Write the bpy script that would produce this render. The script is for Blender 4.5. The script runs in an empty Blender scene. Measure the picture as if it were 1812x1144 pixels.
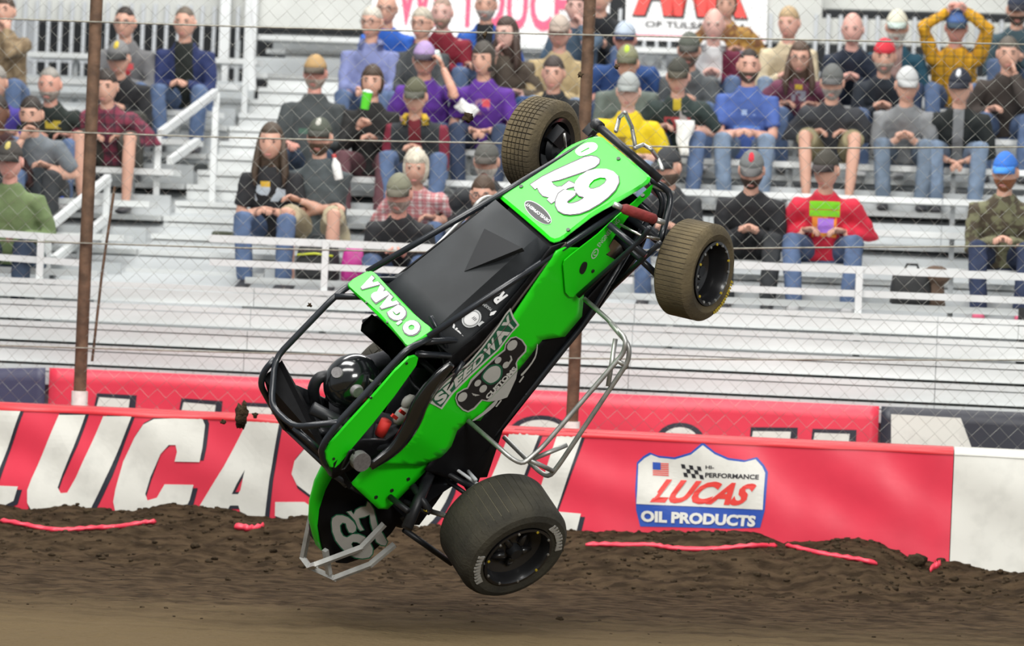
import bpy, bmesh, math, random
from mathutils import Vector, Matrix, noise, geometry
random.seed(7)
SC = bpy.context.scene
COL = SC.collection
V3 = Vector
# ------------------------------------------------------------------ camera
IW, IH = 1812.0, 1144.0
FPX, CAMD, CAMH = 6000.0, 18.0, 1.7
CAM = V3((0, -CAMD, CAMH))
ROLL = math.radians(2.4)
PITCH = -(572 - 514) / FPX
FW = V3((0, math.cos(PITCH), math.sin(PITCH)))
_up = V3((0, -math.sin(PITCH), math.cos(PITCH))); _rt = V3((1, 0, 0))
RT = _rt * math.cos(ROLL) + _up * math.sin(ROLL)
UP = _up * math.cos(ROLL) - _rt * math.sin(ROLL)
cd = bpy.data.cameras.new('camera'); co = bpy.data.objects.new('camera', cd); COL.objects.link(co)
cd.sensor_width = 36; cd.lens = FPX / IW * 36; cd.clip_end = 200
mw = Matrix.Identity(4)
for i, ax in enumerate((RT, UP, -FW)):
    for k in range(3): mw[k][i] = ax[k]
mw.translation = CAM
co.matrix_world = mw
cd.dof.use_dof = True; cd.dof.focus_distance = 17.6; cd.dof.aperture_fstop = 2.5
SC.camera = co
# ------------------------------------------------------------------ light: the hall's bright roof, rows of roof lamps plus two added for the car
wd = bpy.data.worlds.new('world'); SC.world = wd; wd.use_nodes = True
bg = wd.node_tree.nodes['Background']; bg.inputs[0].default_value = (0.93, 0.97, 1.0, 1); bg.inputs[1].default_value = 0.42
def area(loc, sx, sy, power, aim):
    l = bpy.data.lights.new('roof_and_fill_lamp', 'AREA'); l.shape = 'RECTANGLE'; l.size = sx; l.size_y = sy; l.energy = power
    l.color = (1.0, 0.985, 0.95)
    o = bpy.data.objects.new('roof_and_fill_lamp', l); COL.objects.link(o); o.location = loc
    o.rotation_euler = (V3(aim) - V3(loc)).to_track_quat('-Z', 'Y').to_euler()
area((5.5, -17, 6.5), 5, 2.5, 1500, (0, 0.5, 0.8))  # unseen floodlight behind the camera, added to brighten the car's side
area((-3, -9, 9.5), 9, 2.0, 900, (0, 1, 0.8))
area((-3.2, -2.4, 10), 7, 2.2, 900, (-1.5, 0, 0))  # added overhead so that its reflection lies as sheen on the hood
area((3, 2.6, 10.5), 10, 2.0, 650, (0, 5, 0.5))
area((-1, 9, 11), 12, 2.0, 850, (0, 8, 2.0))
SC.view_settings.view_transform = 'Standard'; SC.view_settings.look = 'None'
SC.view_settings.exposure = 0.0; SC.view_settings.gamma = 1; SC.view_settings.use_curve_mapping = False

# ------------------------------------------------------------------ helpers
def ray(px, py):
    return FW + RT * ((px - IW / 2) / FPX) + UP * ((IH / 2 - py) / FPX)
def hit(px, py, p0, n):
    d = ray(px, py); n = V3(n)
    return CAM + d * (((V3(p0) - CAM).dot(n)) / d.dot(n))
def project(p):
    d = V3(p) - CAM; z = d.dot(FW)
    return (IW / 2 + FPX * d.dot(RT) / z, IH / 2 - FPX * d.dot(UP) / z)
# the grandstand side of the track runs at a small angle to the picture: u along it, v away from the track
YAW = math.radians(7)
SU = V3((math.cos(YAW), -math.sin(YAW), 0)); SV = V3((math.sin(YAW), math.cos(YAW), 0)); SO = V3((0, 3, 0))
def S(u, v, z): return SO + SU * u + SV * v + V3((0, 0, z))
def hitS(px, py, v):
    p = hit(px, py, SO + SV * v, SV) - SO
    return p.dot(SU), p.z
MATS = {}
def mat(name, col, rough=0.6, metal=0.0, var=0.0, vscale=6, bump=0.0, bscale=40, coat=0.0, col2=None, stretch=None, emit=None, alpha=None, spec=0.5, lo=0.35, hi=0.65, detail=5):
    m = bpy.data.materials.new(name); m.use_nodes = True; nt = m.node_tree; b = nt.nodes['Principled BSDF']
    b.inputs['Base Color'].default_value = (*col, 1); b.inputs['Roughness'].default_value = rough; b.inputs['Metallic'].default_value = metal
    b.inputs['Coat Weight'].default_value = coat; b.inputs['Coat Roughness'].default_value = 0.12; b.inputs['Specular IOR Level'].default_value = spec
    if var or col2 or bump:
        tc = nt.nodes.new('ShaderNodeTexCoord'); mp = nt.nodes.new('ShaderNodeMapping'); nt.links.new(tc.outputs['Object'], mp.inputs[0])
        if stretch: mp.inputs['Scale'].default_value = stretch
    if var or col2:
        nz = nt.nodes.new('ShaderNodeTexNoise'); nz.inputs['Scale'].default_value = vscale; nz.inputs['Detail'].default_value = detail
        nt.links.new(mp.outputs[0], nz.inputs['Vector'])
        cr = nt.nodes.new('ShaderNodeValToRGB'); cr.color_ramp.elements[0].position = lo; cr.color_ramp.elements[1].position = hi
        a = col2 if col2 else tuple(c * (1 - var) for c in col)
        cr.color_ramp.elements[0].color = (*a, 1); cr.color_ramp.elements[1].color = (*col, 1)
        nt.links.new(nz.outputs['Fac'], cr.inputs[0]); nt.links.new(cr.outputs[0], b.inputs['Base Color'])
    if bump:
        n2 = nt.nodes.new('ShaderNodeTexNoise'); n2.inputs['Scale'].default_value = bscale; n2.inputs['Detail'].default_value = 4
        nt.links.new(mp.outputs[0], n2.inputs['Vector'])
        bp = nt.nodes.new('ShaderNodeBump'); bp.inputs['Strength'].default_value = bump; bp.inputs['Distance'].default_value = 0.02
        nt.links.new(n2.outputs['Fac'], bp.inputs['Height']); nt.links.new(bp.outputs[0], b.inputs['Normal'])
    if emit:
        b.inputs['Emission Color'].default_value = (*col, 1); b.inputs['Emission Strength'].default_value = emit
    MATS[name] = m
    return m
class MB:
    def __init__(s): s.v = []; s.f = []; s.m = []
    def add(s, vs, fs, mi=0):
        o = len(s.v); s.v += [V3(p) for p in vs]; s.f += [tuple(i + o for i in q) for q in fs]; s.m += [mi] * len(fs)
        return s
    def box(s, c, size, rot=None, mi=0):
        hx, hy, hz = [a / 2 for a in size]; c = V3(c)
        vs = [V3((x, y, z)) for x in (-hx, hx) for y in (-hy, hy) for z in (-hz, hz)]
        if rot: vs = [rot @ p for p in vs]
        return s.add([c + p for p in vs], [(0, 1, 3, 2), (4, 6, 7, 5), (0, 4, 5, 1), (2, 3, 7, 6), (0, 2, 6, 4), (1, 5, 7, 3)], mi)
    def bar(s, a, b, w, h, up=(0, 0, 1), mi=0):
        a, b = V3(a), V3(b); d = (b - a).normalized(); sd = d.cross(V3(up)).normalized(); u = sd.cross(d)
        vs = [p + sd * x * w / 2 + u * z * h / 2 for p in (a, b) for x, z in ((-1, -1), (1, -1), (1, 1), (-1, 1))]
        return s.add(vs, [(0, 1, 2, 3), (7, 6, 5, 4)] + [(i, (i + 1) % 4 + 0, (i + 1) % 4 + 4, i + 4) for i in range(4)], mi)
    def loft(s, rings, cap=True, closed=True, mi=0, loop=False):
        n = len(rings[0]); vs = [p for r in rings for p in r]; fs = []
        R = len(rings)
        for i in range(R if loop else R - 1):
            j = (i + 1) % R
            for k in range(n if closed else n - 1):
                k2 = (k + 1) % n
                fs.append((i * n + k, i * n + k2, j * n + k2, j * n + k))
        if cap and closed and not loop:
            fs.append(tuple(range(n - 1, -1, -1))); fs.append(tuple((R - 1) * n + k for k in range(n)))
        return s.add(vs, fs, mi)
    def tube(s, pts, r, n=8, cap=True, mi=0, loop=False, ref=None):
        pts = [V3(p) for p in pts]; N = len(pts)
        rr = r if isinstance(r, (list, tuple)) else [r] * N
        rings = []; up = None
        for i in range(N):
            if loop: t = pts[(i + 1) % N] - pts[i - 1]
            else: t = pts[min(i + 1, N - 1)] - pts[max(i - 1, 0)]
            t = t.normalized() if t.length > 1e-9 else V3((0, 0, 1))
            if up is None:
                up = V3(ref) if ref else (V3((0, 0, 1)) if abs(t.z) < 0.9 else V3((1, 0, 0)))
            x = (up - t * up.dot(t)).normalized(); y = t.cross(x); up = x
            e = rr[i]; ex, ey = e if isinstance(e, tuple) else (e, e)
            rings.append([pts[i] + x * (ex * math.cos(2 * math.pi * k / n)) + y * (ey * math.sin(2 * math.pi * k / n)) for k in range(n)])
        return s.loft(rings, cap, True, mi, loop)
    def lathe(s, prof, axis_o, axis_d, n=32, mi=0, closed=False):
        d = V3(axis_d).normalized(); x = d.orthogonal().normalized(); y = d.cross(x); o = V3(axis_o)
        rings = [[o + d * h + (x * math.cos(2 * math.pi * k / n) + y * math.sin(2 * math.pi * k / n)) * r for (r, h) in prof] for k in range(n)]
        return s.loft(rings, False, closed, mi, True)
    def ell(s, c, rad, n=12, m=8, rot=None, mi=0):
        c = V3(c); vs = []; fs = []
        for i in range(1, m):
            a = math.pi * i / m
            for k in range(n):
                b = 2 * math.pi * k / n
                p = V3((rad[0] * math.sin(a) * math.cos(b), rad[1] * math.sin(a) * math.sin(b), rad[2] * math.cos(a)))
                vs.append(c + (rot @ p if rot else p))
        t = V3((0, 0, rad[2])); vs.append(c + (rot @ t if rot else t)); vs.append(c - (rot @ t if rot else t))
        for i in range(m - 2):
            for k in range(n): fs.append((i * n + k, (i + 1) * n + k, (i + 1) * n + (k + 1) % n, i * n + (k + 1) % n))
        T = len(vs) - 2
        for k in range(n):
            fs.append((T, k, (k + 1) % n)); fs.append((T + 1, (m - 2) * n + (k + 1) % n, (m - 2) * n + k))
        return s.add(vs, fs, mi)
    def mesh(s, name, recalc=True):
        me = bpy.data.meshes.new(name); me.from_pydata([tuple(p) for p in s.v], [], s.f)
        me.polygons.foreach_set('material_index', s.m)
        if recalc:
            bm = bmesh.new(); bm.from_mesh(me); bmesh.ops.recalc_face_normals(bm, faces=bm.faces); bm.to_mesh(me); bm.free()
        me.update(); return me
    def build(s, name, mats, parent=None, smooth=False, recalc=True):
        me = s.mesh(name, recalc)
        return link(name, me, mats, parent, smooth)
def link(name, me, mats=None, parent=None, smooth=False, angle=None):
    if mats is not None:
        for m in (mats if isinstance(mats, (list, tuple)) else [mats]): me.materials.append(MATS[m] if isinstance(m, str) else m)
    if smooth:
        me.polygons.foreach_set('use_smooth', [True] * len(me.polygons))
        if smooth != True: me.set_sharp_from_angle(angle=math.radians(smooth))
    o = bpy.data.objects.new(name, me); COL.objects.link(o)
    if parent: o.parent = parent
    return o
def tag(o, label=None, cat=None, group=None, kind=None):
    if label: o['label'] = label
    if cat: o['category'] = cat
    if group: o['group'] = group
    if kind: o['kind'] = kind
    return o
def empty(name, loc=(0, 0, 0)):
    o = bpy.data.objects.new(name, None); COL.objects.link(o); o.location = loc; o.empty_display_size = 0.1
    return o
def crom(pts, k=4, closed=True):
    "smooth curve through 2-D points"
    n = len(pts); out = []
    for i in range(n if closed else n - 1):
        p = [pts[(i + j) % n] if closed else pts[max(0, min(n - 1, i + j))] for j in (-1, 0, 1, 2)]
        for q in range(k):
            t = q / k
            out.append(tuple(0.5 * (2 * p[1][c] + (p[2][c] - p[0][c]) * t + (2 * p[0][c] - 5 * p[1][c] + 4 * p[2][c] - p[3][c]) * t * t
                                    + (3 * p[1][c] - p[0][c] - 3 * p[2][c] + p[3][c]) * t ** 3) for c in range(len(p[0]))))
    if not closed: out.append(tuple(pts[-1]))
    return out
def fillet(pts, r, k=3):
    "round the corners of a 3-D polyline (open)"
    pts = [V3(p) for p in pts]; out = [pts[0]]
    for i in range(1, len(pts) - 1):
        a, b, c = pts[i - 1], pts[i], pts[i + 1]
        d1, d2 = a - b, c - b; rr = min(r, d1.length * 0.45, d2.length * 0.45)
        p, q = b + d1.normalized() * rr, b + d2.normalized() * rr
        for j in range(k + 1):
            t = j / k; out.append(p * (1 - t) ** 2 + b * 2 * t * (1 - t) + q * t * t)
    out.append(pts[-1]); return out
def flat(loops, mapf, name, mats, parent=None, edge=0.0, lift=0.0):
    "polygon (first loop outer, others holes) in 2-D carried onto a surface by mapf; edge>0 cuts it finer"
    loops = [[(p[0], p[1], 0) for p in l] for l in loops]
    tri = geometry.tessellate_polygon([[V3(p) for p in l] for l in loops])
    pts = [p for l in loops for p in l]
    me = bpy.data.meshes.new(name)
    if edge:
        bm = bmesh.new(); vs = [bm.verts.new(p) for p in pts]
        for t in tri:
            try: bm.faces.new([vs[i] for i in t])
            except ValueError: pass
        for _ in range(7):
            es = [e for e in bm.edges if e.calc_length() > edge]
            if not es: break
            bmesh.ops.subdivide_edges(bm, edges=es, cuts=1); bmesh.ops.triangulate(bm, faces=bm.faces)
        for v in bm.verts: v.co = mapf(v.co.x, v.co.y)
        bm.to_mesh(me); bm.free()
    else:
        me.from_pydata([tuple(mapf(p[0], p[1])) for p in pts], [], [tuple(t) for t in tri])
    return link(name, me, mats, parent)
WORK = bpy.data.scenes.new('workbench')            # scratch scene: shapes are evaluated here without the rest of the world
def evaluate(o):
    WORK.collection.objects.link(o)
    with bpy.context.temp_override(scene=WORK, view_layer=WORK.view_layers[0]):
        dg = bpy.context.evaluated_depsgraph_get(); return bpy.data.meshes.new_from_object(o.evaluated_get(dg))
_tc = {}
def text2d(s, bold=0.02, shear=0.0, space=1.0):
    key = (s, bold, shear, space)
    if key in _tc: return _tc[key]
    cu = bpy.data.curves.new('t', 'FONT'); cu.body = s; cu.offset = bold; cu.shear = shear; cu.resolution_u = 3; cu.space_character = space; cu.fill_mode = 'FRONT'
    o = bpy.data.objects.new('t', cu); me = evaluate(o)
    vs = [(v.co.x, v.co.y) for v in me.vertices]; fs = [tuple(p.vertices) for p in me.polygons]
    bpy.data.objects.remove(o); bpy.data.curves.remove(cu); bpy.data.meshes.remove(me)
    x0, x1 = min(v[0] for v in vs), max(v[0] for v in vs); y0, y1 = min(v[1] for v in vs), max(v[1] for v in vs)
    vs = [((x - x0) / (x1 - x0), (y - y0) / (y1 - y0)) for x, y in vs]
    _tc[key] = (vs, fs); return _tc[key]
def text_on(s, quad, mapf, name, mats, parent=None, bold=0.02, shear=0.0, space=1.0, bend=0.0):
    "lettering stretched over a quad (bottom-left, bottom-right, top-right, top-left) and carried onto a surface"
    vs, fs = text2d(s, bold, shear, space); bl, br, tr, tl = quad
    out = []
    for x, y in vs:
        p = [(bl[c] * (1 - x) + br[c] * x) * (1 - y) + (tl[c] * (1 - x) + tr[c] * x) * y for c in (0, 1)]
        if bend:
            k = 4 * x * (1 - x) * bend
            p[0] += k * (bl[0] - tl[0]) ; p[1] += k * (bl[1] - tl[1])
        out.append(tuple(mapf(*p)))
    me = bpy.data.meshes.new(name); me.from_pydata(out, [], fs); return link(name, me, mats, parent)
def sm01(t): t = max(0.0, min(1.0, t)); return t * t * (3 - 2 * t)

# ------------------------------------------------------------------ materials
mat('dirt', (0.066, 0.044, 0.025), 0.95, var=0.45, vscale=11, bump=1.0, bscale=42, col2=(0.026, 0.017, 0.0095), stretch=(0.55, 1.3, 1.3), spec=0.08, lo=0.38, hi=0.62, detail=8)
mat('clod', (0.06, 0.041, 0.023), 0.95, var=0.5, vscale=20, bump=0.8, bscale=60, spec=0.15)
mat('concrete', (0.62, 0.63, 0.6), 0.85, var=0.16, vscale=1.6, bump=0.15, bscale=30)
mat('banner_red', (0.78, 0.045, 0.085), 0.38, var=0.10, vscale=3, bump=0.12, bscale=5, spec=0.5)
mat('banner_top', (0.62, 0.02, 0.03), 0.4)
mat('banner_white', (0.74, 0.73, 0.67), 0.45, var=0.12, vscale=9, bump=0.12, bscale=5, lo=0.25, hi=0.5)
mat('banner_black', (0.025, 0.027, 0.04), 0.4, bump=0.1, bscale=5)
mat('banner_blue', (0.03, 0.09, 0.42), 0.4)
mat('navy_cloth', (0.05, 0.05, 0.10), 0.45, bump=0.4, bscale=3)
mat('rust_steel', (0.15, 0.085, 0.05), 0.75, 0.2, var=0.5, vscale=12, bump=0.2, bscale=60)
mat('white_paint', (0.75, 0.74, 0.7), 0.6, var=0.2, vscale=20)
mat('galv', (0.26, 0.26, 0.235), 0.6, 0.3)
mat('cable', (0.30, 0.29, 0.24), 0.6, 0.4, var=0.4, vscale=30)
mat('alu', (0.70, 0.72, 0.715), 0.42, 0.25, var=0.2, vscale=2.2, stretch=(0.35, 1, 3), bump=0.04, bscale=12)
mat('alu_dull', (0.46, 0.485, 0.495), 0.5, 0.25, var=0.2, vscale=2.5, stretch=(0.4, 1, 2))
mat('rail_white', (0.66, 0.68, 0.68), 0.45, 0.1, var=0.1, vscale=6)
mat('dark_void', (0.03, 0.032, 0.035), 0.9)
mat('bar_grey', (0.44, 0.46, 0.48), 0.5, 0.3)
mat('sign_white', (0.86, 0.86, 0.86), 0.5, var=0.04, vscale=4)
mat('sign_pink', (0.82, 0.10, 0.20), 0.5)
mat('sign_red', (0.80, 0.06, 0.05), 0.5)
mat('ink', (0.02, 0.02, 0.025), 0.5)
# ------------------------------------------------------------------ ground
def berm_h(u):
    return 0.23 + 0.05 * noise.noise(V3((u * 0.8, 3.1, 0))) + 0.03 * noise.noise(V3((u * 3.1, 7, 0))) + 0.05 * sm01((u - 0.2) / 1.2) - 0.15 * sm01((u - 2.25) / 0.45)
def ground_z(x, y):
    p = V3((x, y, 0)) - SO; u = p.dot(SU); v = p.dot(SV)
    h = berm_h(u); d = -v
    z = h * (1 - sm01((d - 0.12) / 1.15)) if v < 0 else h
    rough = 0.40 + 0.75 * (1 - sm01((d - 0.5) / 1.5))
    z += rough * (0.030 * noise.noise(V3((u * 2.0, v * 3.2, 1))) + 0.022 * noise.noise(V3((u * 6, v * 7, 5))) + 0.018 * noise.noise(V3((u * 13, v * 16, 9))) + 0.011 * noise.noise(V3((u * 24, v * 30, 4))))
    z += 0.004 * noise.noise(V3((x * 3, y * 25, 2)))
    return z - 0.012
def ground_mesh():
    xs = [-7 + i * 0.5 for i in range(6)] + [-4.2 + i * 0.032 for i in range(264)] + [4.3 + i * 0.5 for i in range(6)]
    ys = [-20 + i * 1.0 for i in range(17)] + [-3.0 + i * 0.032 for i in range(215)]
    vs = [(x, y, ground_z(x, y) if -4.4 < x < 4.4 and y > -3.2 else -0.012) for y in ys for x in xs]
    n = len(xs); fs = [(j * n + i, j * n + i + 1, (j + 1) * n + i + 1, (j + 1) * n + i) for j in range(len(ys) - 1) for i in range(n - 1)]
    me = bpy.data.meshes.new('floor'); me.from_pydata(vs, [], fs); return me
gm = MATS['dirt']; nt = gm.node_tree; bs = nt.nodes['Principled BSDF']
# the packed, drier racing groove towards the infield is lighter clay
tc = nt.nodes.new('ShaderNodeTexCoord'); sx = nt.nodes.new('ShaderNodeSeparateXYZ'); nt.links.new(tc.outputs['Object'], sx.inputs[0])
nz = nt.nodes.new('ShaderNodeTexNoise'); nz.inputs['Scale'].default_value = 2.2; mp = nt.nodes.new('ShaderNodeMapping'); mp.inputs['Scale'].default_value = (0.18, 2.5, 1)
nt.links.new(tc.outputs['Object'], mp.inputs[0]); nt.links.new(mp.outputs[0], nz.inputs[0])
ma = nt.nodes.new('ShaderNodeMath'); ma.operation = 'MULTIPLY_ADD'; nt.links.new(nz.outputs['Fac'], ma.inputs[0]); ma.inputs[1].default_value = 2.2; nt.links.new(sx.outputs['Y'], ma.inputs[2])
mr = nt.nodes.new('ShaderNodeMapRange'); nt.links.new(ma.outputs[0], mr.inputs[0]); mr.inputs[1].default_value = 1.3; mr.inputs[2].default_value = -0.4
mx = nt.nodes.new('ShaderNodeMix'); mx.data_type = 'RGBA'; old = bs.inputs['Base Color'].links[0].from_socket
nt.links.new(mr.outputs[0], mx.inputs[0]); nt.links.new(old, mx.inputs[6]); mx.inputs[7].default_value = (0.105, 0.075, 0.040, 1)
nt.links.new(mx.outputs[2], bs.inputs['Base Color'])
tag(link('floor', ground_mesh(), 'dirt', smooth=True), 'brown dirt race track floor with loose berm along the wall', 'floor', kind='structure')

# ------------------------------------------------------------------ concrete track wall and the banners hung on it
WT = 0.835                                            # wall top
wl = MB(); wl.add([S(u, v, z) for u in (-4.6, 4.6) for v in (0.02, 0.34) for z in (-0.1, WT - 0.01)],
                  [(0, 1, 3, 2), (4, 6, 7, 5), (0, 4, 5, 1), (2, 3, 7, 6), (0, 2, 6, 4), (1, 5, 7, 3)])
tag(wl.build('wall_track', 'concrete'), 'concrete retaining wall between dirt track and grandstand', 'wall', kind='structure')
def wrin(u, z):
    a = 0.012 * noise.noise(V3((u * 1.6 + z * 1.4, z * 2.0, 0))) + 0.008 * math.sin(9 * (u * 0.8 + z * 1.3) + 3 * noise.noise(V3((u, z, 4)))) * sm01((z - 0.1) / 0.5)
    a += 0.006 * noise.noise(V3((u * 5, z * 2.2 + u * 3, 8)))
    return -0.028 + a * 1.25
def bsurf(u, z, lift=0.0): return S(u, wrin(u, z) - lift, z)
def bmap(lift):
    def f(u, z): return bsurf(u, z, lift)
    return f
def px2(v=0.0):
    def f(pts): return [hitS(x, y, v) for x, y in pts]
    return f
def banner(u0, u1, name, m, label):
    mb = MB(); nu = max(4, int((u1 - u0) / 0.035)); nz_ = 24
    rows = []
    for j in range(nz_ + 1):
        z = 0.02 + (WT - 0.02) * j / nz_
        rows.append([bsurf(u0 + (u1 - u0) * i / nu, z) for i in range(nu + 1)])
    mb.loft(rows, False, False)
    o = mb.build(name, m, smooth=True, recalc=False); tag(o, label, 'banner')
    top = MB()
    def lip(u, k): return 0.006 * noise.noise(V3((u * 2, k, 3)))
    prof = [(lambda u: bsurf(u, WT - 0.025 + lip(u, 1), 0.006)), (lambda u: bsurf(u, WT + 0.004 + lip(u, 2), 0.008)), (lambda u: S(u, 0.12, WT + 0.012 + lip(u, 3))), (lambda u: S(u, 0.36, WT + 0.012)), (lambda u: S(u, 0.365, WT - 0.12))]
    top.loft([[p(u0 + (u1 - u0) * i / nu) for i in range(nu + 1)] for p in prof], False, False)
    top.build('top_flap', 'banner_top' if m == 'banner_red' else m, o, smooth=True, recalc=False)
    return o
uL = -4.5; uE = hitS(1684, 880, 0)[0]
ban = banner(uL, uE, 'trackside_banner', 'banner_red', 'red trackside banner with huge white slanted letters and an oil shield logo')
ban2 = banner(uE + 0.005, 4.55, 'trackside_banner', 'banner_white', 'blank white trackside banner hung beside the red one')
def C6(pts): return [(x / 2.184, 620 + y / 2.184) for x, y in pts]
def C7(pts): return [(960 + x / 2.127, 620 + y / 2.127) for x, y in pts]
def letter(outer, holes=(), sh=(9, 2), name='letter', e=0.05):
    P = px2(0)
    lo = [P(outer)] + [P(h) for h in holes]
    # black drop edge, then the white face
    cx = sum(p[0] for p in outer) / len(outer); cy = sum(p[1] for p in outer) / len(outer)
    k = [(p[0] + sh[0] * (0.55 if p[0] > cx else -0.12) + sh[0] * 0.25, p[1] + sh[1] + (4 if p[1] > cy else -5)) for p in outer]
    hk = [[(p[0] * 0.72 + 0.28 * sum(q[0] for q in h) / len(h) + 3, p[1] * 0.72 + 0.28 * sum(q[1] for q in h) / len(h)) for p in h] for h in holes]
    sdw = flat([P(k)] + [P(h) for h in hk], bmap(0.003), 'letter_outline', 'banner_black', ban, edge=e)
    return flat(lo, bmap(0.006), name, 'banner_white', ban, edge=e)
letter(C6([(-120, 222), (88, 230), (18, 420), (-20, 522), (76, 526), (58, 582), (-60, 640), (-260, 640)]))
letter(C6([(232, 250), (335, 250), (290, 375), (245, 480), (228, 530), (240, 552), (265, 550), (300, 490), (352, 375), (405, 255), (515, 255), (470, 365), (425, 470), (390, 545), (350, 625), (300, 650), (200, 650), (140, 640), (112, 590), (112, 540), (128, 495), (180, 375)]))
letter(C6([(600, 266), (690, 263), (785, 265), (795, 290), (786, 380), (776, 432), (680, 430), (690, 392), (684, 366), (658, 366), (625, 402), (585, 490), (566, 555), (575, 580), (610, 570), (640, 518), (752, 520), (736, 580), (705, 640), (600, 660), (480, 655), (450, 620), (443, 585), (452, 535), (480, 430), (525, 338), (560, 287)]))
letter(C6([(960, 275), (1085, 280), (1062, 400), (1045, 500), (1028, 640), (940, 650), (925, 600), (893, 600), (870, 640), (745, 650), (800, 560), (870, 448)]), [C6([(950, 462), (934, 540), (924, 556), (900, 556), (920, 515)])])
letter(C6([(1255, 345), (1330, 330), (1400, 345), (1400, 430), (1300, 430), (1270, 440), (1275, 470), (1340, 510), (1370, 570), (1340, 640), (1260, 670), (1150, 668), (1066, 640), (1068, 586), (1180, 586), (1200, 600), (1236, 600), (1240, 580), (1200, 558), (1150, 520), (1130, 478), (1142, 428), (1185, 378)]))
letter(crom([(770, 757), (815, 775), (812, 830), (780, 905), (730, 948), (690, 930), (688, 870), (715, 795)], 4), [crom([(765, 795), (775, 815), (755, 875), (732, 908), (722, 895), (738, 835)], 3)])
letter([(905, 762), (958, 764), (925, 850), (885, 935), (838, 950), (860, 870)], e=0.05)
letter([(988, 766), (1032, 768), (985, 905), (1029, 909), (1020, 945), (930, 960), (952, 880)], e=0.05)
# shield logo
sh_o = C7([(362, 425), (386, 402), (410, 388), (440, 400), (500, 406), (560, 388), (605, 350), (650, 386), (700, 408), (760, 416), (803, 405), (830, 435), (843, 460), (838, 530), (832, 600), (815, 664), (700, 668), (500, 662), (375, 660), (360, 600), (357, 520)])
P0 = px2(0)
cx, cy = 1243, 868
def grow(pts, k): return [(cx + (x - cx) * k, cy + (y - cy) * k) for x, y in pts]
shield = flat([P0(grow(sh_o, 1.025))], bmap(0.003), 'shield_logo', 'banner_blue', ban, edge=0.05)
white_top = C7([(362, 428), (386, 406), (410, 393), (440, 405), (500, 411), (560, 393), (605, 357), (650, 391), (700, 413), (760, 421), (803, 410), (828, 438), (839, 462), (834, 530), (830, 600), (355, 578), (359, 520)])
flat([P0(white_top)], bmap(0.006), 'shield_field', 'banner_white', shield, edge=0.05)
def pmap(lift):
    def f(px, py):
        u, z = hitS(px, py, 0); return bsurf(u, z, lift)
    return f
def q7(a, b, c, d): return C7([a, b, c, d])
text_on('LUCAS', q7((405, 572), (762, 586), (812, 502), (452, 484)), pmap(0.009), 'logo_lettering', 'sign_red', shield, bold=0.045, shear=0.18)
text_on('OIL PRODUCTS', q7((372, 645), (800, 665), (806, 622), (372, 602)), pmap(0.009), 'logo_lettering', 'banner_white', shield, bold=0.05)
text_on('PERFORMANCE', q7((613, 478), (815, 486), (816, 468), (614, 460)), pmap(0.009), 'logo_lettering', 'ink', shield, bold=0.03)
text_on('HI-', q7((615, 446), (648, 447), (648, 434), (615, 433)), pmap(0.009), 'logo_lettering', 'ink', shield, bold=0.03)
for k in range(7):
    y0 = 423 + k * 7.2
    flat([P0(C7([(416, y0), (476, y0 + 3), (476, y0 + 7), (416, y0 + 4)]))], bmap(0.009), 'flag_stripe', 'sign_red', shield)
flat([P0(C7([(416, 421), (446, 423), (446, 450), (416, 448)]))], bmap(0.011), 'flag_canton', 'banner_blue', shield)
for i in range(5):
    for j in range(3):
        if (i + j) % 2 == 0:
            x, y = 522 + i * 15 + j * 4, 428 + j * 16 + i * 2
            flat([P0(C7([(x, y), (x + 15, y + 2), (x + 19, y + 18), (x + 4, y + 16)]))], bmap(0.009), 'checker_square', 'ink', shield)
# torn strips of the banner's lower hem lying out on the berm
def strip(pts, w, label):
    mb = MB(); P = []
    for (px, py) in crom(pts, 6, False):
        d = ray(px, py); t = 17.0
        for _ in range(600):
            p = CAM + d * t
            if p.z < ground_z(p.x, p.y): break
            t += 0.01
        P.append(p + V3((0, 0, -0.004 + 0.005 * math.sin(len(P) * 0.5 + pts[0][0]))))
    rows = []
    for i, p in enumerate(P):
        ww = w * (0.45 + 0.55 * abs(math.sin(i * 1.7 + px))) * (0.3 if i in (0, len(P) - 1) else 1)
        rows.append([p + V3((0, -0.012, 0.008 - ww * 0.3)), p + V3((0, -0.016, 0.010 + 0.1 * ww)), p + V3((0, 0.004, 0.012 + ww * 0.5))])
    mb.loft(rows, False, False)
    o = mb.build('banner_scrap', 'banner_red', smooth=True, recalc=False)
    md = o.modifiers.new('t', 'SOLIDIFY'); md.thickness = 0.004
    tag(o, label, 'banner scrap')
strip([(0, 924), (60, 935), (120, 940), (180, 937), (230, 931), (276, 927)], 0.030, 'long torn red banner hem on the dirt below the C of the big lettering')
strip([(415, 936), (440, 938), (467, 933)], 0.05, 'short crumpled red banner scrap lying alone on the dirt berm')
strip([(1036, 966), (1090, 968), (1148, 966), (1190, 974), (1260, 973), (1330, 970), (1374, 967)], 0.030, 'torn red banner hem on the dirt straight below the shield logo')
strip([(1390, 969), (1440, 978), (1500, 991), (1552, 999)], 0.030, 'torn red banner hem on the dirt between shield logo and white banner')
strip([(1645, 1012), (1655, 1006), (1664, 1000)], 0.06, 'crumpled red banner corner in the dirt by the white banner')

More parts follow.
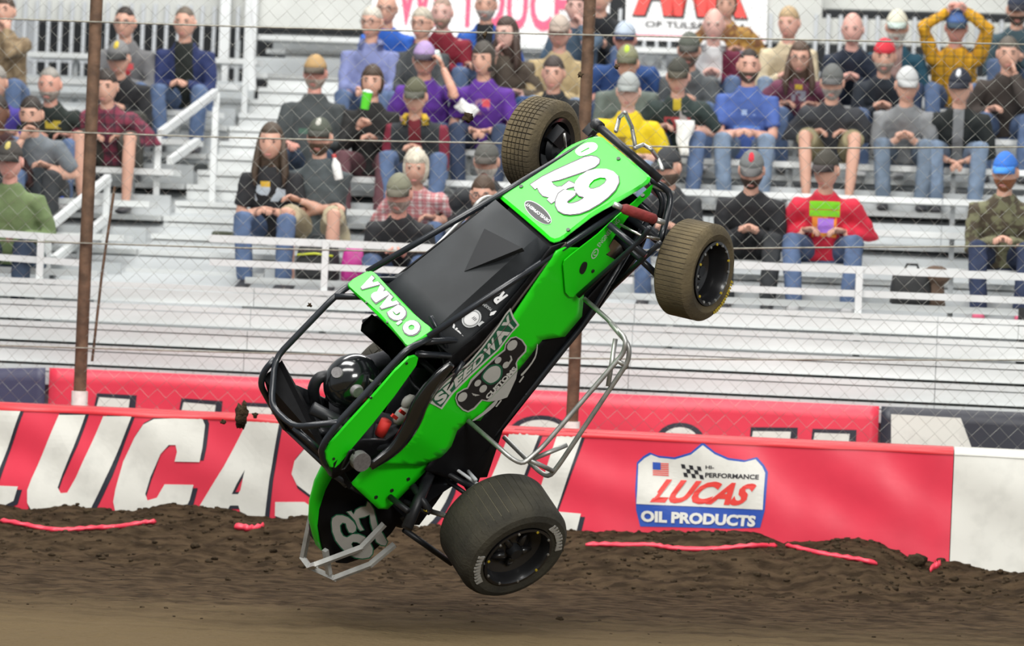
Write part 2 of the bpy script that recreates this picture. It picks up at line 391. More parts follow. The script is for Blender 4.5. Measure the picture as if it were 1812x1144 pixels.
# ------------------------------------------------------------------ second row of banners on the front of the grandstand
V2 = 1.35
def b2(u, z, lift=0.0):
    return S(u, V2 - 0.03 + 0.012 * noise.noise(V3((u * 1.5 + z * 2, z * 2, 11))) - lift, z)
def b2map(lift): return lambda u, z: b2(u, z, lift)
def banner2(pxa, pxb, ya, yb, m, label):
    ua, za = hitS(pxa, ya, V2); ub, zb = hitS(pxb, yb, V2); mb = MB(); n = max(4, int((ub - ua) / 0.06)); rows = []
    for j in range(11):
        rows.append([b2(ua + (ub - ua) * i / n, 0.1 + ((za + (zb - za) * i / n) - 0.1) * j / 10) for i in range(n + 1)])
    mb.loft(rows, False, False); o = mb.build('stand_banner', m, smooth=True, recalc=False); tag(o, label, 'banner')
    md = o.modifiers.new('t', 'SOLIDIFY'); md.thickness = 0.004; md.offset = 1
    return o
st = banner2(90, 1556, 651, 719, 'banner_red', 'long red banner behind the fence with only tops of white letters showing')
banner2(-260, 83, 655, 651, 'navy_cloth', 'dark navy cloth banner behind the rusty fence post')
sb = banner2(1560, 2100, 719, 742, 'banner_black', 'black banner with white panel hung behind the fence')
P2 = px2(V2)
for q in ([(176, 697), (240, 701), (232, 760), (160, 760)], [(325, 706), (392, 711), (384, 770), (310, 770)], [(432, 713), (492, 716), (484, 780), (420, 780)], [(1331, 757), (1408, 758), (1404, 800), (1325, 800)], [(1440, 760), (1512, 762), (1508, 800), (1434, 800)]):
    flat([P2([(q[0][0] - 2, q[0][1] - 1), (q[1][0] + 4, q[1][1] - 1), (q[2][0] + 6, q[2][1]), (q[3][0], q[3][1])])], b2map(0.006), 'letter_outline', 'banner_black', st, edge=0.08)
    flat([P2([(q[0][0] + 2, q[0][1] + 6), (q[1][0] - 8, q[1][1] + 6), (q[2][0] - 8, q[2][1]), (q[3][0] + 2, q[3][1])])], b2map(0.01), 'letter', 'banner_white', st, edge=0.08)
for (x0, x1, y0, d) in ((900, 1014, 735, 0), (1160, 1248, 748, 0)):
    arc = [((x0 + x1) / 2 - (x1 - x0) / 2 * math.cos(t), y0 + 34 - 34 * math.sin(t)) for t in [math.pi * i / 12 for i in range(13)]]
    flat([P2(arc + [(x1, y0 + 80), (x0, y0 + 80)])], b2map(0.006), 'letter_outline', 'banner_black', st, edge=0.08)
    arc = [((x0 + x1) / 2 - (x1 - x0 - 20) / 2 * math.cos(t), y0 + 36 - 28 * math.sin(t)) for t in [math.pi * i / 12 for i in range(13)]]
    flat([P2(arc + [(x1 - 8, y0 + 80), (x0 + 8, y0 + 80)])], b2map(0.01), 'letter', 'banner_white', st, edge=0.08)
flat([P2([(1577, 733), (1700, 740), (1722, 800), (1577, 800)])], b2map(0.006), 'white_panel', 'banner_white', sb, edge=0.08)

# ------------------------------------------------------------------ safety fence: posts, cables, chain link
FV = 0.5
fence = empty('safety_fence', S(0, FV, 0)); fence.location = (0, 0, 0)
tag(fence, 'tall safety fence of rusty posts, steel cables and chain link wire', 'fence')
def post(pt, pb, w):
    ub, zb = hitS(*pb, FV); ut, zt = hitS(*pt, FV)
    k = (4.0 - zb) / (zt - zb); ut = ub + (ut - ub) * k
    mb = MB(); mb.tube([S(ub, FV, 0.5), S(ub, FV, zb), S(ut, FV, 4.0)], w / 2, 10)
    mb.build('post', 'rust_steel', fence, smooth=40)
    b = MB(); b.tube([S(ub, FV, 0.45), S(ub, FV, zb + 0.02)], w / 2 + 0.012, 10); b.box(S(ub, FV, 0.79), (0.16, 0.16, 0.03))
    b.build('post_base', 'white_paint', fence, smooth=40)
post((171, 0), (141, 698), 0.082); post((1044, 0), (1012, 752), 0.078)
m_ = MB(); a = hitS(203, 330, FV + 0.1); b_ = hitS(163, 640, FV + 0.1)
m_.tube([S(a[0], FV + 0.1, a[1]), S((a[0] + b_[0]) / 2 - 0.01, FV + 0.1, (a[1] + b_[1]) / 2), S(b_[0], FV + 0.1, b_[1])], 0.009, 6); m_.build('stay_cable', 'rust_steel', fence)
for pts in ([(-60, 31), (460, 48), (1040, 62), (1352, 69), (1880, 80)], [(-60, 228), (460, 245), (905, 254), (1352, 262), (1880, 260)], [(-60, 424), (460, 440), (900, 447), (1310, 440), (1880, 435)], [(-60, 610), (460, 625), (1040, 635), (1880, 638)]):
    mb = MB(); P = [S(*(lambda h: (h[0], FV - 0.05, h[1]))(hitS(x, y, FV - 0.05))) for x, y in crom(pts, 8, False)]
    mb.tube(P, 0.0052, 6); mb.build('cable', 'cable', fence, smooth=True)
# chain link: every picket is one zigzag wire
mb = MB(); pitch = 0.057; nz_ = int((4.0 - 0.8) / pitch)
nk = int(8.2 / pitch)
for k in range(nk):
    u0 = -4.1 + k * pitch
    pts = []
    for j in range(nz_ + 1):
        side = (j + k) % 2
        z = 0.8 + j * pitch
        wob = 0.035 * noise.noise(V3((u0 * 0.9, z * 0.9, 3)))
        pts.append(S(u0 + side * pitch, FV - 0.012 + (0.004 if (j + k) % 2 else -0.004) + wob, z))
    mb.tube(pts, 0.0015, 3, cap=False)
cl = mb.build('chain_link', 'galv', fence, recalc=False); cl['kind'] = 'stuff'

# ------------------------------------------------------------------ grandstand
stand = empty('grandstand'); tag(stand, 'silver aluminium grandstand with rows of plank benches and steps', 'grandstand')
def SM(mb, name, m, parent=stand, **k): return mb.build(name, m, parent, **k)
def sbox(u0, u1, v0, v1, z0, z1):
    mb = MB(); mb.add([S(u, v, z) for u in (u0, u1) for v in (v0, v1) for z in (z0, z1)],
                      [(0, 1, 3, 2), (4, 6, 7, 5), (0, 4, 5, 1), (2, 3, 7, 6), (0, 2, 6, 4), (1, 5, 7, 3)]); return mb
ROWV0, ROWZ0, ROWDV, ROWDZ, NROW = 3.1, 1.98, 0.75, 0.265, 7
def rowv(r): return ROWV0 + ROWDV * (r - 1)
def rowz(r): return ROWZ0 + ROWDZ * (r - 1)
UA0, UA1 = hitS(215, 440, 2.9)[0], hitS(470, 440, 2.9)[0]        # the aisle
UMIN, UMAX = -5.2, 5.2
# backing so that no daylight shows under the planks
bk = MB(); bk.loft([[S(UMIN, 1.62, 0.0), S(UMAX, 1.62, 0.0)], [S(UMIN, 1.62, 1.0), S(UMAX, 1.62, 1.0)], [S(UMIN, 2.10, 1.45), S(UMAX, 2.10, 1.45)], [S(UMIN, 8.0, 3.26), S(UMAX, 8.0, 3.26)]], False, False)
SM(bk, 'deck_underside', 'alu_dull', recalc=False)
# lower, empty steps in front of the guard rail
NL = 5
for k in range(NL):
    z = 1.06 + k * 0.146; v = 1.50 + k * 0.085
    for (ua, ub) in ((UMIN, -2.004), (-2.0, 0.596), (0.6, 2.616), (2.62, UMAX)):
        SM(sbox(ua, ub, v, v + 0.15, z - 0.035, z), 'tread_plank', 'alu')
        SM(sbox(ua, ub, v + 0.005, v + 0.02, z - 0.128, z - 0.042), 'riser_plank', 'alu')
# plank rows
for r in range(0, NROW + 3):
    v, z = rowv(r), rowz(r)
    secs = [(UMIN, UA0), (UA1, 0.9), (0.905, 2.62), (2.625, UMAX)] if r <= NROW else [(UA0 - 0.15, 0.6)]
    for (ua, ub) in secs:
        SM(sbox(ua, ub, v - 0.14, v + 0.14, z - 0.045, z), 'seat_plank', 'alu')
        SM(sbox(ua, ub, v - 0.50, v - 0.22, z - 0.40, z - 0.36), 'foot_plank', 'alu')
        SM(sbox(ua, ub, v - 0.20, v - 0.18, z - 0.36, z - 0.20), 'riser_plank', 'alu_dull')
    # aisle: two half steps to a row
    SM(sbox(UA0 + 0.02, UA1 - 0.02, v - 0.50, v - 0.12, z - 0.40, z - 0.36), 'step_tread', 'alu')
    SM(sbox(UA0 + 0.02, UA1 - 0.02, v - 0.13, v + 0.25, z - 0.275, z - 0.235), 'step_tread', 'alu')
    SM(sbox(UA0 + 0.02, UA1 - 0.02, v - 0.485, v - 0.47, z - 0.49, z - 0.41), 'step_riser', 'alu')
    SM(sbox(UA0 + 0.02, UA1 - 0.02, v - 0.115, v - 0.10, z - 0.365, z - 0.285), 'step_riser', 'alu')
    for u in [UMIN + 0.4 + 1.25 * i for i in range(9)]:
        if UA0 < u < UA1: continue
        SM(sbox(u - 0.018, u + 0.018, v + 0.0, v + 0.05, z - 0.55, z - 0.045), 'seat_bracket', 'alu_dull')
# guard rail in front of the first seated row
GV = 1.93
def seg(pts, v, r, name, parent, m='rail_white', sq=True):
    P = [S(*(lambda h: (h[0], v, h[1]))(hitS(x, y, v))) for x, y in pts]
    mb = MB()
    for a, b in zip(P[:-1], P[1:]): mb.bar(a, b, r, r)
    return mb.build(name, m, parent)
for (pa, pb, lab, posts) in (((-120, 405), (160, 425), 'white guard rail before the green-sweatered man at the aisle', [75, -60]), ((372, 422), (1120, 455), 'long white guard rail before the couple in jeans and shorts', [578]), ((1180, 464), (2000, 498), 'long white guard rail before the man in the red sweatshirt', [1190, 1521])):
    g = empty('guard_rail'); tag(g, lab, 'rail', 'guard rails at the foot of the stand')
    sl = (pb[1] - pa[1]) / (pb[0] - pa[0])
    seg([pa, pb], GV, 0.05, 'top_rail', g); seg([(pa[0], pa[1] + 42), (pb[0], pb[1] + 42)], GV, 0.045, 'lower_rail', g)
    for x in posts:
        y = pa[1] + (x - pa[0]) * sl
        u, z = hitS(x, y, GV); mb = MB(); mb.bar(S(u, GV - 0.03, z + 0.02), S(u, GV - 0.03, 0.95), 0.045, 0.045, up=(1, 0, 0)); mb.build('rail_post', 'rail_white', g)
# slanting aisle rails
def aisle_rail(seglist, posts, v0, label, group='slanted aisle handrails'):
    g = empty('aisle_handrail'); tag(g, label, 'handrail', group)
    for (xa, ya, xb, yb, va, vb) in seglist:
        ua, za = hitS(xa, ya, va); ub, zb = hitS(xb, yb, vb); mb = MB(); mb.bar(S(ua, va, za), S(ub, vb, zb), 0.05, 0.055); mb.build('rail', 'rail_white', g)
    for (x, y, v, zl) in posts:
        u, z = hitS(x, y, v); mb = MB(); mb.bar(S(u, v, z), S(u, v, zl), 0.045, 0.045, up=(1, 0, 0)); mb.build('rail_post', 'rail_white', g)
aisle_rail([(84, 404, 192, 315, 2.75, 3.6), (95, 460, 190, 385, 2.75, 3.6)], [(86, 410, 2.75, 1.2), (190, 320, 3.6, 1.4)], 0, 'slanted white handrail at the foot of the aisle steps')
aisle_rail([(284, 236, 382, 163, 4.6, 5.6), (300, 285, 350, 250, 4.6, 5.2)], [(281, 240, 4.6, 1.8), (384, 165, 5.6, 2.4)], 0, 'slanted white handrail half way up the aisle steps')
aisle_rail([(440, 20, 447, 160, 6.6, 6.6)], [(382, 190, 4.7, 1.9), (440, 0, 6.9, 2.5)], 0, 'upright white aisle posts by the back railing')

# ------------------------------------------------------------------ back of the stand: wall, railing, hanging signs
BV = rowv(7) + 1.0
wb = MB(); wb.add([S(u, v, z) for u in (-6, 6) for v in (BV + 2.2, BV + 2.4) for z in (0, 6.0)], [(0, 1, 3, 2), (4, 6, 7, 5), (0, 4, 5, 1), (2, 3, 7, 6), (0, 2, 6, 4), (1, 5, 7, 3)])
tag(wb.build('wall_back', 'dark_void'), 'dark space behind the grandstand', 'wall', kind='structure')
def beam(x0, x1, y0b, y1b, hgt, name, label, v):
    (ua, za), (ub, zb) = hitS(x0, y0b, v), hitS(x1, y1b, v); mb = MB()
    mb.add([S(u, vv, z + dz) for (u, z) in ((ua, za), (ub, zb)) for vv in (v, v + 0.15) for dz in (0, hgt)], [(0, 1, 3, 2), (4, 6, 7, 5), (0, 4, 5, 1), (2, 3, 7, 6), (0, 2, 6, 4), (1, 5, 7, 3)])
    return tag(mb.build(name, 'concrete'), label, 'wall', kind='structure')
beam(-150, 660, 28, 53, 1.2, 'trim_1', 'pale concrete wall panel above the back railing by the aisle', BV)
beam(1355, 2000, 74, 92, 0.22, 'trim_2', 'pale concrete parapet above the back railing', BV)
beam(1350, 2000, 12, 30, 0.6, 'trim_3', 'pale concrete upper wall above the parapet gap', BV + 0.5)
beam(1330, 1452, 70, 73, 0.6, 'trim_4', 'pale concrete pier beside the parapet', BV - 0.02)
for (x0, x1, ya, yb, lab, gr) in ((-60, 440, 100, 118, 'grey upright-bar railing along the back of the stand by the aisle', 0), (1050, 1360, 120, 130, 'grey upright-bar railing below the red sign', 0), (1440, 1900, 132, 150, 'grey upright-bar railing below the concrete parapet', 0)):
    g = empty('bar_railing'); tag(g, lab, 'railing', 'upright-bar railings at the back of the stand')
    (ua, za), (ub, zb) = hitS(x0, ya, BV), hitS(x1, yb, BV); n = int((ub - ua) / 0.105)
    for i in range(n + 1):
        u = ua + (ub - ua) * i / n; zc = za
        mb = MB(); mb.bar(S(u, BV - 0.02, zc - 0.3), S(u, BV - 0.02, zc + 0.52), 0.042, 0.03, up=(1, 0, 0)); mb.build('bar', 'bar_grey', g)
    mb = MB(); mb.bar(S(ua, BV - 0.02, za - 0.0), S(ub, BV - 0.02, za - 0.0), 0.04, 0.05); mb.build('bottom_rail', 'bar_grey', g)
# big steel uprights at the back
for (x, lab) in ((398, 'white steel column at the top of the aisle by the back railing'), (445, 'white steel column beside the aisle top'),):
    u, z = hitS(x, 60, BV - 0.1); mb = MB(); mb.bar(S(u, BV - 0.1, 1.5), S(u, BV - 0.1, 5), 0.09, 0.09, up=(1, 0, 0))
    mb.box(S(u, BV - 0.1, 1.55), (0.2, 0.2, 0.03)); mb.box(S(u, BV - 0.1, 3.1), (0.12, 0.12, 0.04)); tag(mb.build('steel_column', 'rail_white'), lab, 'column')
# hanging signs
SVV = BV - 0.05
PS = lambda lift: (lambda px, py: S(*(lambda h: (h[0], SVV - lift, h[1]))(hitS(px, py, SVV))))
def board(quad, name, label):
    P = [PS(0)(*q) for q in quad]; mb = MB(); mb.add(P + [p + SV * 0.02 for p in P], [(0, 1, 2, 3), (7, 6, 5, 4), (0, 4, 5, 1), (1, 5, 6, 2), (2, 6, 7, 3), (3, 7, 4, 0)])
    o = mb.build(name, 'sign_white'); return tag(o, label, 'sign')
s1 = board([(655, 85), (1075, 95), (1085, -140), (665, -150)], 'hanging_sign', 'white hanging sign with tall pink capital letters above the crowd')
text_on('WE TOUCH', [(700, 44), (1016, 58), (1020, -40), (705, -52)], PS(0.012), 'sign_lettering', 'sign_pink', s1, bold=0.02, space=1.0)
s2 = board([(1106, 70), (1356, 78), (1362, -150), (1112, -158)], 'hanging_sign', 'white hanging sign with huge red outlined letters and black line below')
text_on('AMA', [(1118, 30), (1325, 36), (1300, -90), (1140, -95)], PS(0.010), 'sign_lettering', 'ink', s2, bold=0.09)
text_on('AMA', [(1120, 26), (1322, 32), (1298, -86), (1142, -91)], PS(0.014), 'sign_lettering', 'sign_red', s2, bold=0.06)
text_on('OF TULSA, OKLA.', [(1142, 50), (1326, 56), (1326, 43), (1142, 37)], PS(0.010), 'sign_lettering', 'ink', s2, bold=0.02)
flat([[(1110, 60), (1354, 68), (1354, 71), (1110, 63)]], PS(0.01), 'sign_line', 'sign_pink', s2)

# ------------------------------------------------------------------ loose clods on the berm (past counting) and a few big ones
def clod(c, r, mb, n=7, m=5):
    sd = random.random() * 50; o = len(mb.v); mb.ell(c, (r * random.uniform(.9, 1.5), r, r * random.uniform(.6, .9)), n, m)
    for i in range(o, len(mb.v)):
        d = mb.v[i] - V3(c); mb.v[i] = V3(c) + d * (1 + .55 * noise.noise(V3((sd, 0, 0)) + d * (1.6 / r)))
mb = MB()
for i in range(1500):
    u = random.uniform(-3.6, 3.6); d = abs(random.gauss(0, 0.62)) + .05
    if random.random() < .15: d = random.uniform(.1, 4.2)
    p = S(u, -d, 0); r = random.uniform(.005, .017) * (1.4 if random.random() < .12 else 1) * (0.6 if d > 1.6 else 1)
    clod(V3((p.x, p.y, ground_z(p.x, p.y) + r * .05)), r, mb, 6, 4)
o = mb.build('dirt_clods', 'clod', smooth=True, recalc=False); tag(o, 'loose brown dirt clods strewn over the berm and track', 'dirt', kind='stuff')
# ================================================================== THE RACE CAR (x forward, y to its left, z up; origin at the rear axle)
mat('green', (0.012, 0.70, 0.006), 0.44, coat=0.12, var=0.05, vscale=3, spec=0.4)
mat('carbon', (0.006, 0.006, 0.007), 0.55, var=0.3, vscale=14, spec=0.12)
mat('cowl_black', (0.02, 0.023, 0.026), 0.6, var=0.35, vscale=5, bump=0.03, bscale=14, spec=0.3)
mat('gloss_black', (0.006, 0.007, 0.008), 0.16, coat=0.6, var=0.3, vscale=10)
mat('satin_black', (0.012, 0.013, 0.015), 0.42, spec=0.35)
mat('tube_black', (0.014, 0.017, 0.022), 0.30, 0.0, coat=0.15, spec=0.4, var=0.3, vscale=9)
mat('edge_trim', (0.06, 0.046, 0.04), 0.6)
mat('rubber', (0.055, 0.050, 0.036), 0.85, var=0.45, vscale=5, bump=0.25, bscale=60, col2=(0.030, 0.028, 0.022), spec=0.25)
mat('rubber_mud', (0.125, 0.098, 0.055), 0.88, var=0.5, vscale=4, bump=0.25, bscale=60, col2=(0.055, 0.045, 0.03), spec=0.2)
mat('rim_black', (0.012, 0.012, 0.013), 0.3, coat=0.3)
mat('chrome', (0.62, 0.60, 0.56), 0.22, 0.95, var=0.25, vscale=14)
mat('steel', (0.45, 0.45, 0.43), 0.42, 0.7, var=0.35, vscale=12)
mat('dull_alu', (0.52, 0.52, 0.49), 0.55, 0.3, var=0.3, vscale=10)
mat('decal_white', (0.85, 0.86, 0.87), 0.4)
mat('decal_grey', (0.48, 0.48, 0.45), 0.45, var=0.08, vscale=12)
mat('decal_silver', (0.58, 0.60, 0.61), 0.4)
mat('decal_green', (0.008, 0.11, 0.05), 0.45)
mat('tail_number', (0.36, 0.35, 0.32), 0.5, var=0.15, vscale=9)
mat('decal_light', (0.62, 0.62, 0.58), 0.45, var=0.06, vscale=12)
mat('badge_grey', (0.19, 0.18, 0.18), 0.5, var=0.3, vscale=60)
mat('decal_black', (0.012, 0.012, 0.014), 0.4)
mat('red_cover', (0.22, 0.022, 0.02), 0.75, var=0.5, vscale=16, bump=0.3, bscale=40)
mat('red_cloth', (0.55, 0.02, 0.015), 0.7, bump=0.1, bscale=20)
mat('suit', (0.015, 0.016, 0.02), 0.75, bump=0.25, bscale=18)
mat('yellow', (0.45, 0.33, 0.02), 0.5)
mat('bolt', (0.03, 0.04, 0.03), 0.4, 0.5)
cf = V3((.6279, -.0157, .7781)).normalized(); cl_ = V3((-.6305, .5759, .5204)); cl_ = (cl_ - cf * cf.dot(cl_)).normalized(); cu_ = cf.cross(cl_)
CR = Matrix((cf, cl_, cu_)).transposed(); CT = V3((-.42197, -.37937, .78759))
car = empty('race_car'); car.matrix_world = Matrix.Translation(CT) @ CR.to_4x4()
tag(car, 'green and black midget race car numbered 67, airborne and tipped nose up', 'race car')
CRi = CR.transposed()
def cw(p): return CR @ V3(p) + CT
def on(px, py, p0, n):
    o = CRi @ (CAM - CT); d = CRi @ ray(px, py); n = V3(n)
    return o + d * ((V3(p0) - o).dot(n) / d.dot(n))
def oy(px, py, y): return on(px, py, (0, y, 0), (0, 1, 0))
def oz(px, py, z): return on(px, py, (0, 0, z), (0, 0, 1))
def plane(p0, n, lift=0.0):
    n = V3(n).normalized(); p0 = V3(p0) + n * lift
    return lambda px, py: on(px, py, p0, n)
def part(mb, name, m, parent=car, **k): return mb.build(name, m, parent, **k)
def panel(pts, mp, nrm, name, m, parent=car, th=0.006, rim=0.0, drop=0.0):
    "sheet-metal panel: outline in picture-traced points laid on its plane, with thickness and optionally a folded edge"
    n = V3(nrm).normalized(); P = [mp(*p) for p in pts]; c = sum(P, V3()) / len(P); mb = MB(); k = len(P)
    if rim:
        inner = [p + (c - p).normalized() * rim for p in P]
        outer = [p - n * drop for p in P]
        mb.add(inner + outer, [tuple(range(k))] + [(i, (i + 1) % k, (i + 1) % k + k, i + k) for i in range(k)])
        mb.add([p - n * th for p in inner] + [p - n * th for p in outer], [tuple(range(k - 1, -1, -1))] + [(i, i + k, (i + 1) % k + k, (i + 1) % k) for i in range(k)])
    else:
        mb.add(P + [p - n * th for p in P], [tuple(range(k)), tuple(range(2 * k - 1, k - 1, -1))] + [(i, i + k, (i + 1) % k + k, (i + 1) % k) for i in range(k)])
    o = mb.build(name, m, parent, recalc=False)
    bm = bmesh.new(); bm.from_mesh(o.data); bmesh.ops.triangulate(bm, faces=[f for f in bm.faces if len(f.verts) > 4]); bm.to_mesh(o.data); bm.free()
    return o
def off2(pts, d):
    "grow an outline in the picture-traced frame by d"
    n = len(pts); A = sum(pts[i][0] * pts[(i + 1) % n][1] - pts[(i + 1) % n][0] * pts[i][1] for i in range(n)); s = 1 if A > 0 else -1; out = []
    for i in range(n):
        (x0, y0), (x1, y1) = pts[i - 1], pts[(i + 1) % n]; dx, dy = x1 - x0, y1 - y0; L = math.hypot(dx, dy) or 1
        out.append((pts[i][0] + s * d * dy / L, pts[i][1] - s * d * dx / L))
    return out
def sc(o, s): return lambda pts: [(o[0] + x / s, o[1] + y / s) for x, y in pts]
def bolt(p, n, r, name, m, parent, h=0.006):
    mb = MB(); n = V3(n).normalized(); mb.tube([V3(p) - n * 0.002, V3(p) + n * h], r, 8); return mb.build(name, m, parent)
TR = 0.0165
# ---- side surfaces
def yside(x): return -.34 + (x - .3) * .077
SN = V3((-.077 * -1, -1, 0)).normalized()          # outward normal of the right side
SN = V3((.077, -1, 0)).normalized()
def smap(lift=0.0): return plane(V3((.3, -.34, 0)), SN, lift)
def bend(x):                                           # the main panel rolls inward towards its rear end
    return 0.045 * sm01((0.16 - x) / 0.20)
def smapb(lift=0.0):
    m = smap(lift)
    def f(px, py):
        p = m(px, py); p.y += bend(p.x); return p
    return f
k5 = sc((740, 480), 2.725)
# green main side panel
gtop = [(659, 831), (680, 818), (699, 806), (714, 794), (726, 780), (737, 762), (746, 740), (757, 718), (775, 690), (800, 664), (840, 640), (870, 608), (905, 565), (935, 520), (962, 480), (985, 445), (1000, 438)]
gbot = [(1040, 440), (1030, 560), (1000, 596), (960, 602), (930, 640), (888, 690), (850, 745), (829, 745), (809, 763), (799, 790), (782, 811), (752, 833)]
def sheet(outl, mp, name, m, parent=car, th=0.008, e=0.06, nrm=SN):
    o = flat([[(p[0] / 300.0, p[1] / 300.0) for p in outl]], lambda a, b: mp(a * 300, b * 300), name, m, parent, edge=e)
    bm = bmesh.new(); bm.from_mesh(o.data); bmesh.ops.recalc_face_normals(bm, faces=bm.faces)
    if sum((f.normal * f.calc_area() for f in bm.faces), V3()).dot(nrm) < 0: bmesh.ops.reverse_faces(bm, faces=bm.faces)
    bm.to_mesh(o.data); bm.free()
    o.data.polygons.foreach_set('use_smooth', [True] * len(o.data.polygons))
    md = o.modifiers.new('thick', 'SOLIDIFY'); md.thickness = th; md.offset = -1
    return o
side = sheet(gtop + gbot, smapb(), 'side_panel', 'green')
rear = sheet([(622, 857), (652, 823), (700, 815), (762, 816), (752, 836), (733, 856), (706, 883), (686, 902), (669, 901)], plane((.0, -.285, .5), (-.05, -1, .18)), 'rear_side_panel', 'green', nrm=V3((-.05, -1, .18)))
side['label'] = 'bright green side panel with sponsor sign'
for p in ((722, 848), (665, 880), (693, 868)): bolt(plane((.0, -.285, .5), (-.05, -1, .18))(*p), (0, -1, .1), 0.010, 'panel_bolt', 'bolt', rear)
# black strip above and below the green: cockpit side and belly side
bl = sheet([(598, 858), (640, 836), (690, 812), (735, 770), (757, 715), (800, 660), (860, 600), (905, 545), (962, 470), (1000, 430), (976, 438), (930, 500), (880, 560), (797, 632), (770, 668), (745, 710), (722, 752), (690, 788), (640, 790), (600, 830)], smapb(-0.012), 'cockpit_side', 'carbon')
be = sheet([(752, 833), (809, 763), (829, 745), (860, 735), (930, 640), (960, 602), (1010, 560), (1030, 540), (1120, 436), (1152, 400), (1130, 452), (1060, 545), (1010, 600), (950, 682), (890, 762), (862, 845), (800, 850)], smap(-0.02), 'belly_side', 'carbon')
# glossy bulge of the arm guard along the cockpit edge
mb = MB(); path = [oy(x, y, -.37) for x, y in crom([(655, 826), (700, 792), (728, 752), (745, 712), (772, 672), (800, 644)], 5, False)]
mb.tube(path, [(.02 + .035 * math.sin(math.pi * min(1, (i + 2) / (len(path) + 2))), .014 + .018 * math.sin(math.pi * min(1, (i + 2) / (len(path) + 2)))) for i in range(len(path))], 12); part(mb, 'arm_guard', 'gloss_black', smooth=True)
mb = MB(); mb.tube([smapb(0.004)(x, y) for x, y in crom(gtop[:13], 3, False)], 0.006, 6); part(mb, 'edge_trim', 'edge_trim', smooth=True)
mb = MB(); mb.tube([smap(-.012)(x, y) for x, y in ((800, 660), (850, 612), (905, 548), (962, 472), (1002, 430))], 0.007, 6); part(mb, 'edge_trim', 'edge_trim', smooth=True)
mb = MB(); mb.tube([smap(-.018)(x, y) for x, y in ((1012, 600), (1060, 545), (1130, 452), (1150, 404))], 0.006, 6); part(mb, 'belly_trim', 'edge_trim', smooth=True)
# left side, floor, nose box so that the shell is closed
lf = [(-.28, .72), (.0, .48), (.30, .46), (.54, .56), (.64, .84), (1.3, .70), (1.84, .5), (1.8, .2), (1.2, .13), (.1, .13), (-.25, .3)]
mb = MB(); P = [V3((x, .34 - max(0, x - .3) * .077, z)) for x, z in lf]; kk = len(P)
mb.add(P + [p - V3((0, .008, 0)) for p in P], [tuple(range(kk)), tuple(range(2 * kk - 1, kk - 1, -1))] + [(i, (i + 1) % kk, (i + 1) % kk + kk, i + kk) for i in range(kk)]); part(mb, 'far_side_panel', 'carbon')
mb = MB(); mb.add([(x, s * (.335 - max(0, x - .3) * .077), z) for x, z in ((-.25, .3), (.1, .12), (1.2, .12), (1.75, .2)) for s in (-1, 1)], [(0, 1, 3, 2), (2, 3, 5, 4), (4, 5, 7, 6)]); part(mb, 'floor_pan', 'carbon')
mb = MB(); mb.box((1.05, 0, .40), (.55, .40, .50)); mb.box((.80, 0, .35), (.3, .3, .3)); mb.tube([(.55, 0, .32), (.0, 0, .30)], .06, 12); part(mb, 'engine_block', 'satin_black')
# ---- hood
k4 = sc((880, 230), 5.447)
HN = V3((.37, 0, 1)).normalized(); HP = V3((1.295, 0, .71))
hm = plane(HP, HN); hood_o = k4([(10, 636), (120, 562), (260, 468), (400, 375), (520, 285), (600, 215), (650, 172), (710, 134), (780, 102), (860, 72), (930, 54), (985, 52), (1020, 64), (1052, 95), (1160, 182), (1280, 280), (1380, 365), (1455, 425), (1474, 448), (1472, 474), (1445, 502), (1360, 560), (1160, 680), (1020, 756), (900, 828), (800, 905), (700, 980), (640, 1030), (590, 1060), (540, 1072), (500, 1058), (430, 995), (250, 840), (120, 730)])
hood = panel(hood_o, hm, HN, 'hood', 'green', th=.006, rim=.016, drop=.010)
hood['label'] = 'bright green hood with large white number'
def hmap(l): return plane(HP, HN, l)
six = k4([(700, 815), (640, 805), (585, 775), (560, 725), (562, 675), (585, 620), (630, 580), (690, 562), (735, 562), (755, 585), (765, 610), (820, 640), (845, 640), (870, 655), (840, 645), (800, 640), (765, 618), (745, 560), (755, 500), (800, 440), (870, 395), (960, 374), (1050, 375), (1120, 400), (1165, 445), (1168, 510), (1130, 580), (1060, 650), (980, 710), (880, 770), (790, 805)])
six = k4([(700, 814), (640, 806), (588, 778), (562, 728), (564, 675), (590, 615), (640, 578), (700, 562), (742, 568), (757, 590), (748, 628), (715, 655), (680, 680), (668, 700), (690, 713), (735, 708), (785, 690), (822, 668), (840, 648), (790, 634), (758, 600), (742, 555), (752, 500), (795, 445), (865, 398), (950, 375), (1050, 375), (1120, 400), (1164, 445), (1170, 505), (1135, 578), (1065, 650), (980, 712), (880, 770), (790, 804)])
hole6 = k4([(880, 550), (890, 520), (930, 480), (990, 458), (1040, 462), (1055, 482), (1035, 515), (985, 550), (930, 568), (895, 568)])
seven = k4([(318, 528), (430, 455), (560, 390), (720, 318), (840, 265), (905, 252), (955, 262), (985, 285), (980, 320), (940, 355), (850, 395), (720, 440), (600, 480), (520, 495), (540, 530), (575, 552), (625, 545), (690, 495), (745, 520), (740, 545), (680, 560), (620, 600), (580, 645), (560, 680), (520, 708), (480, 670), (500, 650), (440, 635), (408, 600), (385, 555), (365, 572)])
for nm, lp in (('number_seven', [seven]), ('number_six', [six, hole6])):
    flat([off2(lp[0], 2.0)] + [off2(h, -1.6) for h in lp[1:]], hmap(.0025 if nm == 'number_seven' else .006), 'number_outline', 'decal_black', hood)
    flat(lp, hmap(.0045 if nm == 'number_seven' else .008), nm, 'decal_white', hood)
flat([crom(k4([(750, 205), (790, 160), (860, 125), (930, 122), (965, 150), (955, 190), (900, 225), (830, 250), (780, 245)]), 3), k4([(800, 212), (810, 220), (890, 180), (882, 168)])], hmap(.003), 'small_letter', 'decal_white', hood)
